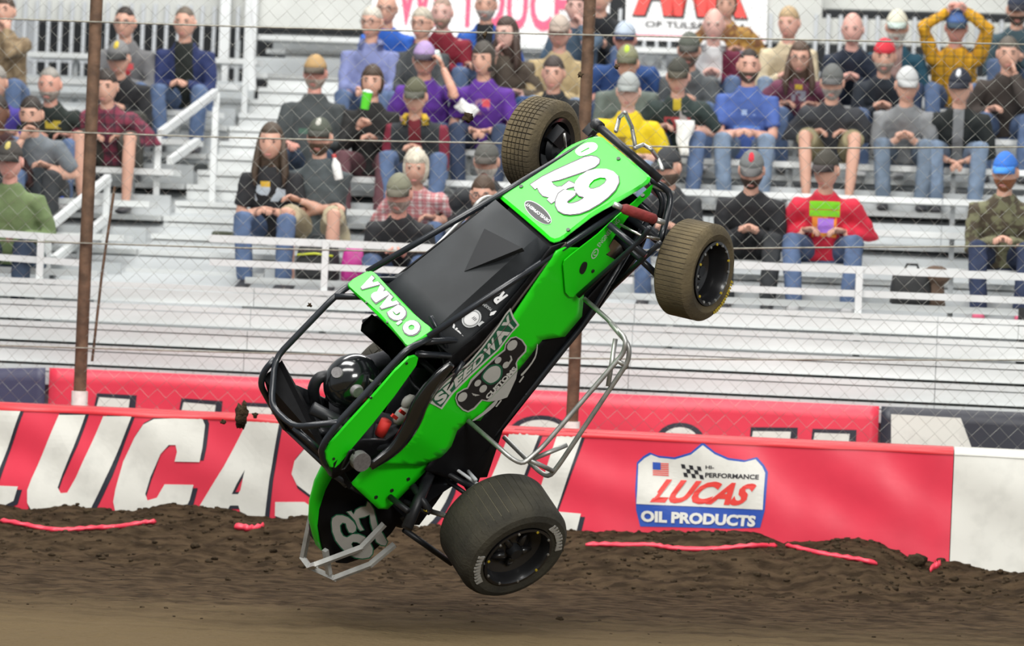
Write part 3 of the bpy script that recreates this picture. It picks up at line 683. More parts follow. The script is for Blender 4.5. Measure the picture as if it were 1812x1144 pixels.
ovc = k4([(392, 797)])[0]; ax = (math.cos(math.radians(40)), math.sin(math.radians(40)))
def oval(a, b): return [(ovc[0] + a * math.cos(t) * ax[0] - b * math.sin(t) * ax[1], ovc[1] + a * math.cos(t) * ax[1] + b * math.sin(t) * ax[0]) for t in [2 * math.pi * i / 28 for i in range(28)]]
ov = flat([oval(29.5, 12.5)], hmap(.003), 'oval_badge', 'decal_silver', hood); flat([oval(28.5, 11.3)], hmap(.0045), 'badge_field', 'satin_black', hood)
text_on('DEVELOPMENT', k4([(512, 872), (290, 702), (270, 722), (490, 893)]), hmap(.006), 'badge_lettering', 'decal_white', hood, bold=0.01)
for p in k4([(230, 548), (683, 966), (1168, 280), (1402, 636)]): bolt(hm(*p), HN, .011, 'hood_bolt', 'bolt', hood)
# hood inner shadow box (open rear of the nose)
mb = MB(); mb.add([(1.30, y, z) for y in (-.19, .24) for z in (.40, .69)], [(0, 1, 3, 2)]); part(mb, 'nose_bulkhead', 'carbon')
mb = MB(); mb.add([(1.30, -.20, .70), (1.84, -.21, .49), (1.82, -.2, .2), (1.30, -.22, .2), (1.30, .24, .70), (1.84, .17, .49), (1.82, .2, .2), (1.30, .22, .2)], [(1, 2, 6, 5), (4, 5, 6, 7)]); part(mb, 'nose_box', 'carbon')
# green front side plate with lettering, oval hole and bolts
k8 = sc((980, 380), 7.15)
FPN = V3((.077, -1, .0)).normalized(); FPP = V3((1.4, -.272, .4)); fm = plane(FPP, FPN)
fpl = panel([(997, 470), (999, 462), (1010, 452), (1058, 415), (1092, 383), (1122, 358), (1150, 332), (1157, 326), (1150, 345), (1132, 362), (1110, 386), (1085, 422), (1077, 436), (1080, 444), (1072, 451), (1092, 462), (1050, 497), (1015, 526), (1008, 526), (1001, 518)], fm, FPN, 'front_side_plate', 'green', th=.006)
flat([crom(k8([(325, 725), (335, 665), (370, 605), (405, 598), (425, 620), (415, 680), (385, 740), (350, 757)]), 2)], plane(FPP, FPN, .002), 'slot', 'decal_black', fpl)
bolt(fm(*k8([(490, 712)])[0]), FPN, .010, 'plate_bolt', 'bolt', fpl)
rc = k8([(520, 495)])[0]
flat([[(rc[0] + 7.5 * math.cos(t) * .74 + 9 * math.sin(t) * .6 * .6, rc[1] - 9.2 * math.sin(t)) for t in [2 * math.pi * i / 20 for i in range(20)]], [(rc[0] + 5.8 * math.cos(t) * .74 + 7 * math.sin(t) * .36, rc[1] - 7.2 * math.sin(t)) for t in [2 * math.pi * i / 20 for i in range(20)]]], plane(FPP, FPN, .002), 'round_mark', 'decal_silver', fpl)
text_on('C', k8([(505, 530), (540, 515), (530, 465), (498, 480)]), plane(FPP, FPN, .002), 'plate_lettering', 'decal_silver', fpl, bold=0.02)
text_on('ENGINEERING', k8([(580, 415), (840, 80), (800, 45), (545, 385)]), plane(FPP, FPN, .002), 'plate_lettering', 'decal_silver', fpl, bold=0.0)
# ---- black cowl between hood and cockpit
def cy(x): return -.315 + (x - .55) * .15
sta = []
e1 = [on(x, y, (.55, -.315, 0), (-.15, 1, 0)) for x, y in ((797, 630), (840, 598), (880, 560), (925, 500), (972, 438))]
cr_ = [on(x, y, (.55, -.20, 0), (-.05, 1, 0)) for x, y in ((770, 584), (812, 545), (850, 510), (893, 470), (935, 432))]
rings = []
for a, c in zip(e1, cr_):
    x = a.x; zc = c.z + (x - c.x) * -.25
    rings.append([a, V3((x, a.y + .02, a.z + .02)), V3((x, c.y, zc)), V3((x, c.y + .08, zc + .012)), V3((x, 0, zc + .018)), V3((x, -c.y - .08, zc + .012)), V3((x, -c.y, zc)), V3((x, -a.y - .02, a.z + .02)), V3((x, -a.y, a.z))])
mb = MB(); mb.loft(rings, False, False); cowl = part(mb, 'cowl', 'cowl_black', smooth=25, recalc=False); md = cowl.modifiers.new('t', 'SOLIDIFY'); md.thickness = .008
CZ = rings
# wedge scoop standing on the cowl
q = [(822, 481), (861, 411), (928, 445)]
base = [on(x, y, rings[2][4], V3((.18, 0, 1)).normalized()) for x, y in q]
mb = MB(); n_ = V3((.18, 0, 1)).normalized(); top = [base[0] + n_ * .004, base[1] + n_ * .035, base[2] + n_ * .035]
mb.add(base + top, [(0, 2, 1), (3, 4, 5), (0, 1, 4, 3), (1, 2, 5, 4), (2, 0, 3, 5)]); part(mb, 'cowl_scoop', 'satin_black')
# small sponsor decals on the side facet of the cowl
fa, fb, fc = rings[1][1], rings[4][1], rings[1][2]
FN = (fb - fa).cross(fc - fa).normalized()
if FN.y > 0: FN = -FN
def fmap(l): return plane((fa + fb + fc) / 3, FN, l + .012)
k7 = sc((760, 490), 8.17)
text_on('RI', k7([(1140, 270), (1050, 190), (862, 296), (970, 400)]), fmap(.004), 'decal', 'decal_white', cowl, bold=.05)
text_on('MAXIMA', k7([(905, 462), (775, 358), (735, 392), (880, 500)]), fmap(.004), 'decal', 'decal_silver', cowl, bold=.0)
flat([k7([(868, 560), (885, 515), (960, 490), (970, 500), (930, 548), (880, 565)])], fmap(.004), 'decal', 'decal_white', cowl)
cc = k7([(608, 605)])[0]
def circ(c, a, b, n=24, rot=-.6): return [(c[0] + a * math.cos(t) * math.cos(rot) - b * math.sin(t) * math.sin(rot), c[1] + a * math.cos(t) * math.sin(rot) + b * math.sin(t) * math.cos(rot)) for t in [2 * math.pi * i / n for i in range(n)]]
flat([circ(cc, 18.5, 15)], fmap(.003), 'round_decal', 'decal_silver', cowl); flat([circ(cc, 15.5, 12.5), circ(cc, 15, 12)], fmap(.005), 'round_decal', 'decal_black', cowl); flat([circ(cc, 14, 11)], fmap(.005), 'round_decal', 'decal_white', cowl)
text_on('III', k7([(650, 640), (610, 600), (650, 575), (690, 610)]), fmap(.007), 'decal', 'decal_black', cowl, bold=.0)
flat([k7([(690, 690), (760, 640), (795, 660), (760, 680), (720, 718)])], fmap(.004), 'decal', 'decal_silver', cowl)
text_on('SBK', k7([(505, 880), (350, 670), (225, 745), (430, 960)]), fmap(.004), 'decal', 'decal_white', cowl, bold=.04)
# ---- sponsor sign on the side: SPEEDWAY CUSTOMS
ks = sc((740, 540), 5.2); dm = lambda l: smap(.006 + l)
sign = flat([ks([(100, 868), (120, 830), (230, 730), (360, 625), (480, 510), (580, 395), (660, 290), (740, 180), (800, 85), (848, 28), (885, 120), (932, 185), (860, 260), (740, 420), (640, 510), (480, 660), (380, 760), (320, 820), (218, 962), (160, 930), (110, 905)])], dm(.0), 'speedway_sign', 'decal_light', side)
flat([ks([(118, 868), (135, 840), (240, 745), (370, 640), (492, 522), (592, 405), (672, 300), (750, 192), (808, 100), (842, 58), (868, 128), (910, 185), (845, 262), (728, 412), (625, 502), (470, 646), (370, 745), (305, 812), (212, 942), (165, 915)])], dm(.0015), 'sign_field', 'decal_green', side)
# the word follows the curve of the sign: each letter is set on its own slanted quad
tops = crom([(128, 862), (245, 755), (372, 650), (495, 535), (596, 420), (676, 315), (752, 210), (830, 85)], 8, False)
bots = crom([(205, 930), (300, 815), (370, 735), (470, 635), (622, 492), (722, 405), (838, 262), (900, 190)], 8, False)
def at_(c, t):
    f = t * (len(c) - 1); i = min(int(f), len(c) - 2); f -= i
    return tuple(c[i][j] * (1 - f) + c[i + 1][j] * f for j in (0, 1))
wd_ = [1, 1, .95, .95, 1.05, 1.5, 1.15, 1.1]; tot = sum(wd_); acc = 0
for ch, w_ in zip('SPEEDWAY', wd_):
    t0, t1 = (acc + .05) / tot, (acc + w_ - .02) / tot; acc += w_
    text_on(ch, ks([at_(bots, t0), at_(bots, t1), at_(tops, t1), at_(tops, t0)]), dm(.003), 'sign_letter', 'decal_light', side, bold=.05)
# car emblem under the word: grey outline, black body, radiator, headlights, wheels
flat([ks([(340, 860), (355, 810), (420, 770), (450, 760), (480, 690), (560, 610), (650, 530), (700, 480), (740, 450), (790, 410), (800, 360), (850, 300), (900, 288), (960, 320), (1000, 380), (995, 430), (930, 500), (910, 530), (915, 600), (640, 890), (590, 880), (520, 960), (460, 990), (410, 970), (360, 920)])], dm(.001), 'emblem_outline', 'decal_grey', side)
flat([ks([(352, 860), (365, 818), (425, 780), (458, 772), (500, 700), (640, 560), (750, 460), (802, 420), (812, 365), (855, 312), (900, 300), (950, 330), (986, 385), (980, 425), (915, 495), (895, 540), (905, 590), (635, 878), (585, 868), (512, 945), (460, 975), (420, 958), (372, 912)])], dm(.0025), 'emblem_body', 'decal_black', side)
flat([crom(ks([(640, 570), (720, 545), (770, 570), (775, 640), (740, 700), (670, 735), (615, 715), (580, 660)]), 3)], dm(.004), 'emblem_ring', 'decal_green', side)
flat([crom(ks([(650, 585), (715, 560), (755, 585), (758, 640), (730, 690), (670, 720), (625, 700), (595, 655)]), 3)], dm(.0055), 'emblem_radiator', 'decal_grey', side)
for c_, a_, b_ in (((408, 848), 10, 7), ((865, 372), 11, 7.5)): flat([circ(ks([c_])[0], a_, b_, 14, -.8)], dm(.004), 'emblem_wheel', 'decal_grey', side)
for c_, a_ in (((808, 553), 7), ((598, 772), 8), ((548, 720), 7), ((735, 510), 7)): flat([circ(ks([c_])[0], a_, a_ * .7, 14, -.8)], dm(.005), 'emblem_lamp', 'decal_grey', side)
for pts in ([(500, 810), (515, 835), (560, 825)], [(850, 465), (860, 500), (830, 545)]):
    flat([ks([(p[0] - 8, p[1]) for p in pts] + [(p[0] + 8, p[1] + 6) for p in pts[::-1]])], dm(.005), 'emblem_axle', 'decal_grey', side)
text_on('CUSTOMS', ks([(640, 872), (915, 590), (880, 566), (615, 842)]), dm(.004), 'sign_letter', 'decal_light', side, bold=.05)
flat([ks([(640, 892), (915, 605), (900, 680), (850, 790), (820, 850), (740, 880)])], dm(.001), 'emblem_base', 'decal_grey', side)
flat([crom(ks([(500, 1060), (600, 985), (700, 890), (735, 880), (700, 935), (610, 1010), (520, 1065)]), 2)], dm(.002), 'swoosh', 'decal_grey', side)
flat([crom(ks([(945, 640), (1010, 570), (1075, 470), (1095, 355), (1100, 400), (1080, 490), (1020, 580), (960, 650)]), 2)], dm(.002), 'swoosh', 'decal_grey', side)
for a, b in (((710, 935), (770, 880)), ((925, 710), (975, 660))):
    flat([ks([a, (b[0] - 8, b[1] - 8), b, (a[0] + 12, a[1] + 6)])], dm(.002), 'swoosh', 'decal_grey', side)
# thin pale brace stripe beside the sign
flat([ks([(152, 710), (230, 600), (288, 540), (292, 552), (240, 610), (160, 715)])], plane((.4, -.335, .9), SN, .0), 'stripe', 'decal_silver', side)
# round logo behind the seat
rl = (641, 819)
mb = MB(); pl = smap(.012)
P = [pl(*p) for p in circ(rl, 17.5, 14.5, 24, -.9)]; n24 = len(P); mb.add(P + [p - SN * .03 for p in P], [tuple(range(n24))] + [(i, i + n24, (i + 1) % n24 + n24, (i + 1) % n24) for i in range(n24)]); part(mb, 'round_badge', 'badge_grey')
# ---- frame tubes and roll cage
def tubes(name, paths, r=TR, m='tube_black', parent=car, f=.06, n=10):
    mb = MB()
    for p in paths: mb.tube(fillet(p, f), r, n)
    return part(mb, name, m, parent, smooth=True)
VR, VL = oy(752, 606, -.285), oy(632, 496, .272)       # ends of the visor
rt_a, rt_b = oy(764, 592, -.28), oy(1100, 371, -.232)
lt_a, lt_b = oy(650, 481, .27), oy(886, 344, .255)
tubes('down_tube', [[rt_a + (rt_a - rt_b) * .02, rt_b]]); tubes('down_tube', [[lt_a, lt_b, lt_b + V3((.5, -.05, -.2))]])
hz = 1.2
LR_, RR_ = V3((-.044, .262, hz + .005)), V3((-.047, -.284, hz - .01))
L1, R1 = oy(592, 525, .262), oy(722, 620, -.285)
rb = [oy(722, 617, -.30), oy(700, 640, -.30), oy(650, 694, -.30), oy(600, 747, -.30), oy(578, 777, -.30), oy(568, 796, -.295), oy(571, 813, -.29), oy(586, 838, -.28)]
halo = tubes('roll_cage', [[VL, L1, LR_, V3((-.228, .087, hz)), V3((-.222, -.102, hz)), oy(598, 748, -.298)],
                           [VR + V3((.03, 0, -.01))] + rb,
                           [VL, VR],
                           [L1, L1 + V3((.12, -.10, -.10)), L1 + V3((.16, -.16, -.40))],
                           [LR_, oy(466, 658, .262), oy(461, 682, .262), oy(474, 706, .262), V3((-.30, .25, .78))],
                           [V3((-.222, -.102, hz)), oy(566, 797, -.25)],
                           [oy(738, 627, -.29), oy(796, 630, -.31)],
                           [VR, V3((.62, -.27, .90)), V3((.62, -.27, .3))], [VL, V3((.64, .26, .88)), V3((.62, .27, .3))],
                           [rb[-1], V3((-.29, -.17, .45))], [V3((-.30, .25, .78)), V3((-.28, .24, .3))], [V3((-.29, -.25, .75)), V3((-.30, .25, .76))]])
tubes('frame_rail', [[V3((-.28, -.26, .2)), V3((.1, -.31, .14)), V3((1.1, -.27, .14)), V3((1.74, -.2, .24))], [V3((-.28, .26, .2)), V3((.1, .31, .14)), V3((1.1, .27, .14)), V3((1.74, .2, .24))],
                     [V3((.62, -.3, .14)), V3((.62, .3, .14))], [V3((1.74, -.2, .24)), V3((1.74, .2, .24))]])
# long tube from the cage foot to the front axle region on the right, and the small dash braces
for q_ in ([oy(762, 560, -.2), oy(796, 628, -.3)], [oy(820, 640, -.33), oy(788, 690, -.33)]): tubes('cockpit_brace', [q_], r=.012)
# green visor with lettering
k3 = sc((600, 460), 5.72)
VNn = None
vo = k3([(78, 232), (135, 180), (285, 98), (330, 103), (375, 135), (480, 245), (620, 390), (760, 535), (870, 635), (940, 690), (943, 730), (860, 790), (760, 850), (710, 884), (682, 870), (640, 815), (520, 680), (400, 560), (260, 420), (150, 320), (85, 258)])
vmid = (VL + VR) / 2 + V3((0.015, 0, .022)); VN = V3((.42, 0, .9)).normalized()
visor = panel(vo, plane(vmid, VN), VN, 'visor_panel', 'green', th=.006, rim=.012, drop=.012)
visor['label'] = 'green visor panel with white lettering'
vmap = lambda l: plane(vmid, VN, l)
cells = [((640, 690), (845, 700), 'O')]
# lettering runs from the car's right to its left, readable from the front
qb0, qb1, qt0, qt1 = (850, 690), (330, 160), (720, 790), (185, 240)      # bottom edge faces forward
word = "O'GARA"
def vq(t0, t1):
    L = lambda a, b, t: (a[0] + (b[0] - a[0]) * t, a[1] + (b[1] - a[1]) * t)
    return k3([L(qb0, qb1, t0), L(qb0, qb1, t1), L(qt0, qt1, t1), L(qt0, qt1, t0)])
spans = [(0, .20), (.235, .27), (.27, .46), (.465, .645), (.65, .83), (.835, 1.0)]
for ch, (a, b) in zip(word, spans):
    q = vq(a, b)
    if ch == "'": q = [tuple((q[i][c] * .35 + q[{0: 3, 1: 2, 2: 2, 3: 3}[i]][c] * .65) for c in (0, 1)) for i in range(4)]
    cxm = sum(p[0] for p in q) / 4; cym = sum(p[1] for p in q) / 4
    text_on(ch, [(cxm + (p[0] - cxm) * 1.17 + .6, cym + (p[1] - cym) * 1.17 + .9) for p in q], vmap(.003), 'letter_outline', 'decal_black', visor, bold=.10)
    text_on(ch, q, vmap(.005), 'letter', 'decal_white', visor, bold=.085)
for p in ((278, 437), (488, 636)): bolt(vmap(0)(*k3([p])[0]), VN, .006, 'visor_bolt', 'bolt', visor)
# green side shield on the right of the cage
cs = [(724, 633), (735, 630), (741, 634), (738, 646), (700, 700), (660, 752), (620, 798), (601, 822), (592, 830), (585, 828), (578, 814), (577, 802), (586, 784), (614, 752), (658, 704), (700, 656)]
csn = V3((0.02, -1, .12)); csm = plane((.1, -.312, 1.08), csn); cpan = panel(cs, csm, csn, 'cage_side_shield', 'green', rim=.006, drop=.006)
for p in ((719, 643), (656, 704), (590, 812)): bolt(csm(*p), csn, .007, 'shield_bolt', 'bolt', cpan)
# black panel behind the driver's head and seat
mb = MB(); P = [V3((-.06, .25, 1.16)), V3((-.16, .255, 1.17)), V3((-.23, .25, 1.02)), V3((-.30, .25, .74)), V3((-.30, -.26, .72)), V3((-.25, -.27, .98)), V3((-.20, -.10, 1.04))]
P2_ = [p + V3((.03, 0, .01)) for p in P]; k_ = len(P); mb.add(P + P2_, [tuple(range(k_)), tuple(range(2 * k_ - 1, k_ - 1, -1))] + [(i, (i + 1) % k_, (i + 1) % k_ + k_, i + k_) for i in range(k_)]); part(mb, 'headrest_panel', 'carbon')
# seat: shell with head bolsters
mb = MB()
rings = []
for (x, z, w) in ((.42, .24, .17), (.2, .20, .2), (.0, .24, .22), (-.12, .42, .23), (-.16, .62, .23), (-.17, .80, .2), (-.18, .98, .15)):
    rings.append([V3((x + .1, w, z + .12)), V3((x + .04, w + .01, z + .03)), V3((x, w * .6, z)), V3((x - .01, 0, z - .01)), V3((x, -w * .6, z)), V3((x + .04, -w - .01, z + .03)), V3((x + .1, -w, z + .12))])
mb.loft(rings, False, False); seat = part(mb, 'seat', 'satin_black', smooth=True, recalc=False); md = seat.modifiers.new('t', 'SOLIDIFY'); md.thickness = .02
mb = MB(); mb.tube(fillet([oy(562, 725, .10), oy(553, 690, .10), oy(562, 668, .10), oy(590, 664, .08)], .05), .030, 10); part(mb, 'head_bolster', 'satin_black', smooth=True)
mb = MB(); mb.tube(fillet([oy(552, 722, -.02), oy(600, 748, -.12), oy(640, 752, -.16)], .04), .034, 10); part(mb, 'head_bolster', 'satin_black', smooth=True)
mb = MB(); mb.tube([oy(640, 788, -.26), oy(690, 788, -.30)], .034, 10); part(mb, 'seat_tube', 'satin_black', smooth=True)
mb = MB(); mb.tube(fillet([oy(603, 832, -.36), oy(618, 798, -.36), oy(627, 795, -.36), (oy(626, 806, -.36)), oy(610, 830, -.36), oy(603, 832, -.36)], .02), .0045, 6); part(mb, 'tether_loop', 'satin_black', smooth=True)
mb = MB(); 
for i in range(28):
    pass
mb.lathe([(.145, -.012), (.155, 0), (.145, .012), (.135, 0)], oy(735, 640, -.02) + V3((0.02, 0, -.08)), V3((-.5, 0, .8)), 24, closed=True); mb.box(oy(735, 640, -.02) + V3((0.02, 0, -.08)), (.03, .26, .03)); part(mb, 'steering_wheel', 'satin_black', smooth=True)
mb = MB(); a = oy(645, 573, .12); b = oy(672, 560, .12)
mb.tube([a, a * .6 + b * .4], .022, 10); mb.tube([a * .6 + b * .4, b + V3((.12, -.1, -.12))], [.02, .05], 10); part(mb, 'dash_hose', 'satin_black', smooth=True)
mb = MB(); P = [oy(x, y, .05) for x, y in ((640, 574), (658, 556), (690, 580), (768, 600), (762, 642), (700, 634), (690, 618))]; mb.add(P + [p - V3((.03, 0, .03)) for p in P], [tuple(range(7)), tuple(range(13, 6, -1))] + [(i, (i + 1) % 7, (i + 1) % 7 + 7, i + 7) for i in range(7)]); part(mb, 'dash_panel', 'carbon')
# ---- tail tank
mb = MB(); rings = []
st_ = [(-.20, .66, .12, .22, .040), (-.30, .645, .10, .225, .040), (-.40, .60, .08, .225, .038), (-.50, .52, .08, .215, .036), (-.58, .42, .09, .20, .034), (-.64, .30, .12, .17, .032), (-.675, .21, .16, .12, .03)]
for (x, zt, zb_, wb_, wt) in st_:
    r = []
    zl = zt - zb_
    for (yy, zz) in ((-wb_, .10), (-wb_ * 1.0, .30), (-wt - (wb_ - wt) * .45, .62), (-wt, .92), (-wt * .55, 1.0), (0, 1.02), (wt * .55, 1.0), (wt, .92), (wt + (wb_ - wt) * .45, .62), (wb_, .30), (wb_, .10), (wb_ * .7, .0), (-wb_ * .7, .0)):
        r.append(V3((x + (.03 if zz < .2 else 0), yy, zb_ + zl * zz)))
    rings.append(r)
mb.loft(rings, True); tail = part(mb, 'tail_tank', 'carbon', smooth=40)
mb = MB(); mb.loft([[r[k] + V3((-.004, 0, .004)) for k in (3, 4, 5, 6, 7)] for r in rings] , False, False); tp = mb.build('tail_top', 'green', tail, smooth=True, recalc=False); md = tp.modifiers.new('t', 'SOLIDIFY'); md.thickness = .006; md.offset = 0
# number on the tail's right side, carried on to its slanted surface
tn = V3((-.10, -1, .30)).normalized(); tp0 = V3((-.45, -.19, .33)); tmap = lambda l: plane(tp0, tn, l + .012)
k6 = sc((560, 860), 7.625)
t6 = k6([(205, 500), (215, 440), (270, 400), (350, 400), (430, 430), (500, 490), (535, 550), (530, 610), (490, 640), (440, 630), (410, 570), (395, 510), (350, 500), (315, 540), (325, 620), (360, 680), (410, 700), (490, 655), (570, 655), (650, 690), (720, 770), (760, 850), (755, 920), (710, 970), (620, 985), (520, 970), (420, 920), (330, 830), (260, 740), (215, 620)])
h6 = k6([(470, 790), (490, 760), (550, 765), (610, 800), (640, 850), (610, 880), (540, 870), (490, 835)])
t7 = k6([(410, 350), (470, 345), (500, 390), (530, 330), (600, 290), (670, 280), (690, 215), (720, 240), (770, 320), (800, 440), (830, 560), (900, 660), (955, 760), (930, 810), (870, 800), (810, 760), (770, 640), (730, 500), (720, 390), (650, 420), (570, 440), (590, 520), (640, 600), (590, 610), (560, 570), (520, 470)])
for lp in ([t7], [t6, h6]):
    flat([off2(lp[0], 2.0)] + [off2(h, -1.2) for h in lp[1:]], tmap(.0), 'number_outline', 'decal_green', tail)
    flat(lp, tmap(.003), 'tail_number', 'tail_number', tail)
# ---- rear bumper of flat bar
def bars(name, paths, w, h, m, parent=car):
    mb = MB()
    for p in paths:
        for a, b in zip(p[:-1], p[1:]):
            d = (V3(b) - V3(a)).normalized() * w * .3; mb.bar(V3(a) - d, V3(b) + d, w, h)
    return part(mb, name, m, parent)
cL, cM, cR = oy(536, 988, .16), oy(548, 1004, .08), oy(592, 1024, -.16)
bars('rear_bumper', [[oy(557, 884, .2), cL, cM, cR, oy(655, 1000, -.27), oy(696, 966, -.27)], [cM, oy(560, 1000, -.16), oy(640, 970, -.27), oy(678, 930, -.27)], [oy(576, 976, -.1), oy(582, 1014, -.12)]], .026, .024, 'dull_alu')
# ---- nerf bar on the right side, bent steel tube
yN = -.70
n1 = [oy(828, 745, -.34), oy(905, 812, -.66), oy(925, 822, yN), oy(960, 792, yN), oy(1104, 625, yN), oy(1108, 600, yN + .02), oy(1075, 565, -.5), oy(1034, 529, -.30)]
n2 = [oy(890, 772, -.34), oy(950, 832, -.62), oy(970, 844, yN), oy(985, 828, yN), oy(1075, 672, yN), oy(1116, 636, yN), oy(1112, 610, yN), oy(1085, 590, -.60), oy(1050, 550, -.34)]
n2 = [oy(892, 774, -.34), oy(955, 836, -.64), oy(972, 845, yN - .02), oy(990, 822, yN - .03), oy(1112, 640, yN - .03), oy(1114, 612, yN), oy(1080, 572, -.55)]
nerf = tubes('nerf_bar', [n1, n2, [oy(938, 815, yN), oy(978, 834, yN - .03)], [oy(945, 812, yN), oy(1003, 788, yN - .03)], [oy(1092, 638, yN), oy(1110, 650, yN - .03)], [oy(1089, 600, -.6), oy(1076, 684, yN - .02)]], r=.0125, m='steel', f=.035)
# the left nerf bar seen past the cowl: pale rod and hoop
mb = MB(); mb.tube([oy(700, 508, .33), oy(845, 362, .36)], .010, 8); mb.tube(fillet([oy(835, 385, .34), oy(842, 360, .36), oy(862, 348, .36), oy(880, 352, .36)], .04), .013, 8); part(mb, 'nerf_bar', 'steel', smooth=True)
mb = MB(); mb.tube([oy(858, 378, .25), oy(866, 362, .25)], .016, 8); part(mb, 'rod_end', 'chrome', smooth=True)
# ---- front axle, suspension and bumper
def ax_pt(px, py, x): return on(px, py, (x, 0, 0), (1, 0, 0))
st24 = math.radians(24)
RA = V3((math.sin(st24), -math.cos(st24), .0)).normalized()
RFc, LFc = V3((1.704, -.701, .217)), V3((1.681, .517, .237))
rfm, lfm = RFc - RA * .10, LFc - RA * .10
tubes('front_axle', [[lfm, rfm + V3((0, .05, 0))]], r=.024, n=12)
for q_ in ([oy(1078, 398, -.28), oy(1142, 452, -.52)], [oy(1088, 416, -.2), oy(1168, 492, -.52)]): tubes('torsion_bar', [q_], r=.018)
for q_ in ([oy(1023, 524, -.31), oy(1135, 424, -.47), oy(1150, 402, -.5)], [oy(1085, 508, -.30), oy(1168, 430, -.55)]): tubes('radius_rod', [q_], r=.014)
tubes('front_bumper', [[oy(1150, 316, -.22), oy(1190, 341, -.30), oy(1180, 384, -.36), oy(1168, 430, -.45)], [oy(1156, 326, -.2), oy(1175, 355, -.28), oy(1166, 392, -.3)]], r=.017, m='tube_black')
mb = MB(); mb.tube([oy(1150, 326, -.22), oy(1192, 343, -.30)], .013, 8); part(mb, 'bumper_sleeve', 'steel', smooth=True)
mb = MB(); a, b = oy(1100, 368, -.36), oy(1160, 389, -.44); mb.tube([a, a * .9 + b * .1, b * .95 + a * .05, b], [.018, .027, .027, .02], 12); part(mb, 'shock_cover', 'red_cover', smooth=True)
for q_ in ([oy(1086, 362, -.33), a], [b, b + (b - a) * .25]): mb = MB(); mb.tube(q_, .015, 8); part(mb, 'shock_rod', 'steel', smooth=True)
mb = MB(); mb.tube([oy(1140, 418, -.48), oy(1166, 424, -.5)], .009, 8); mb.tube([oy(1098, 398, -.3), oy(1140, 420, -.48)], .007, 8); part(mb, 'steering_arm', 'chrome', smooth=True)
mb = MB(); a, b = hm(1058, 222), hm(1166, 322); a = on(1057, 222, (1.88, 0, 0), (1, 0, 0)); b = on(1168, 318, (1.88, 0, 0), (1, 0, 0))
mb.tube([a, b], .021, 12); mb.tube([a + V3((0, .03, -.02)), a + V3((0, -.02, .0))], .03, 10); part(mb, 'front_torsion_tube', 'satin_black', smooth=True)
mb = MB(); a2, b2_ = on(1046, 236, (1.87, 0, 0), (1, 0, 0)), on(1156, 330, (1.87, 0, 0), (1, 0, 0)); mb.tube([a2, b2_], .013, 8); mb.box(on(1045, 232, (1.87, 0, 0), (1, 0, 0)), (.06, .05, .05)); part(mb, 'torsion_arm', 'satin_black', smooth=40)
fbx = 1.98
tubes('front_bumper', [[on(1090, 232, (1.9, 0, 0), (1, 0, 0)), on(1096, 208, (fbx, 0, 0), (1, 0, 0)), on(1106, 199, (fbx, 0, 0), (1, 0, 0)), on(1118, 225, (fbx, 0, 0), (1, 0, 0)), on(1124, 258, (1.92, 0, 0), (1, 0, 0))], [on(1124, 262, (1.9, 0, 0), (1, 0, 0)), on(1138, 256, (fbx, 0, 0), (1, 0, 0)), on(1152, 264, (fbx, 0, 0), (1, 0, 0)), on(1165, 282, (fbx, 0, 0), (1, 0, 0)), on(1172, 300, (1.9, 0, 0), (1, 0, 0))]], r=.0105, m='steel', f=.03)
mb = MB(); P = [on(x, y, (1.55, -.2, .2), (0, 1, 0)) for x, y in ((1074, 450), (1078, 436), (1086, 424), (1098, 430), (1104, 448), (1090, 464))]; k_ = len(P); mb.add(P + [p + V3((0, .02, 0)) for p in P], [tuple(range(k_)), tuple(range(2 * k_ - 1, k_ - 1, -1))] + [(i, (i + 1) % k_, (i + 1) % k_ + k_, i + k_) for i in range(k_)]); part(mb, 'alloy_bracket', 'chrome')
# ---- rear axle and suspension seen between tail and tyre
RRa = (CRi @ V3((.47, -.64, -.61))).normalized()
RRc = V3((-.006, -.895, .132))
rr_in = RRc - RRa * .33
tubes('rear_axle', [[RRc - RRa * .1, RRc - RRa * 1.42]], r=.035, n=12)
LRc = RRc - RRa * 1.50
for (ps, r, m) in (([(780, 832), (850, 872)], .016, 'satin_black'), ([(800, 826), (846, 858)], .009, 'decal_silver'), ([(824, 830), (842, 850)], .010, 'decal_silver'), ([(790, 850), (838, 884)], .012, 'satin_black'),
                   ([(690, 880), (722, 905)], .016, 'satin_black'), ([(716, 888), (760, 908)], .014, 'satin_black'), ([(728, 894), (756, 905)], .006, 'yellow'), ([(760, 905), (795, 915)], .014, 'steel'),
                   ([(715, 938), (800, 998)], .016, 'satin_black'), ([(730, 860), (760, 905)], .02, 'satin_black'), ([(760, 840), (720, 935)], .03, 'satin_black')):
    mb = MB(); mb.tube([oy(ps[0][0], ps[0][1], -.30), oy(ps[1][0], ps[1][1], -.45)], r, 8); part(mb, 'suspension_rod', m, smooth=True)
mb = MB(); mb.ell(oy(722, 895, -.12), (.13, .10, .11), 16, 10); part(mb, 'differential', 'carbon', smooth=40)
panel([(735, 846), (790, 813), (852, 838), (842, 868), (806, 852), (790, 864), (772, 890), (742, 930), (704, 928), (690, 898)], plane((0, -.22, 0), (0, -1, 0)), (0, -1, 0), 'rear_frame_plate', 'carbon')
mb = MB(); mb.lathe([(.05, 0), (.11, 0), (.11, .008), (.05, .008)], rr_in - RRa * .12, RRa, 24, closed=True); part(mb, 'brake_disc', 'steel', smooth=40)
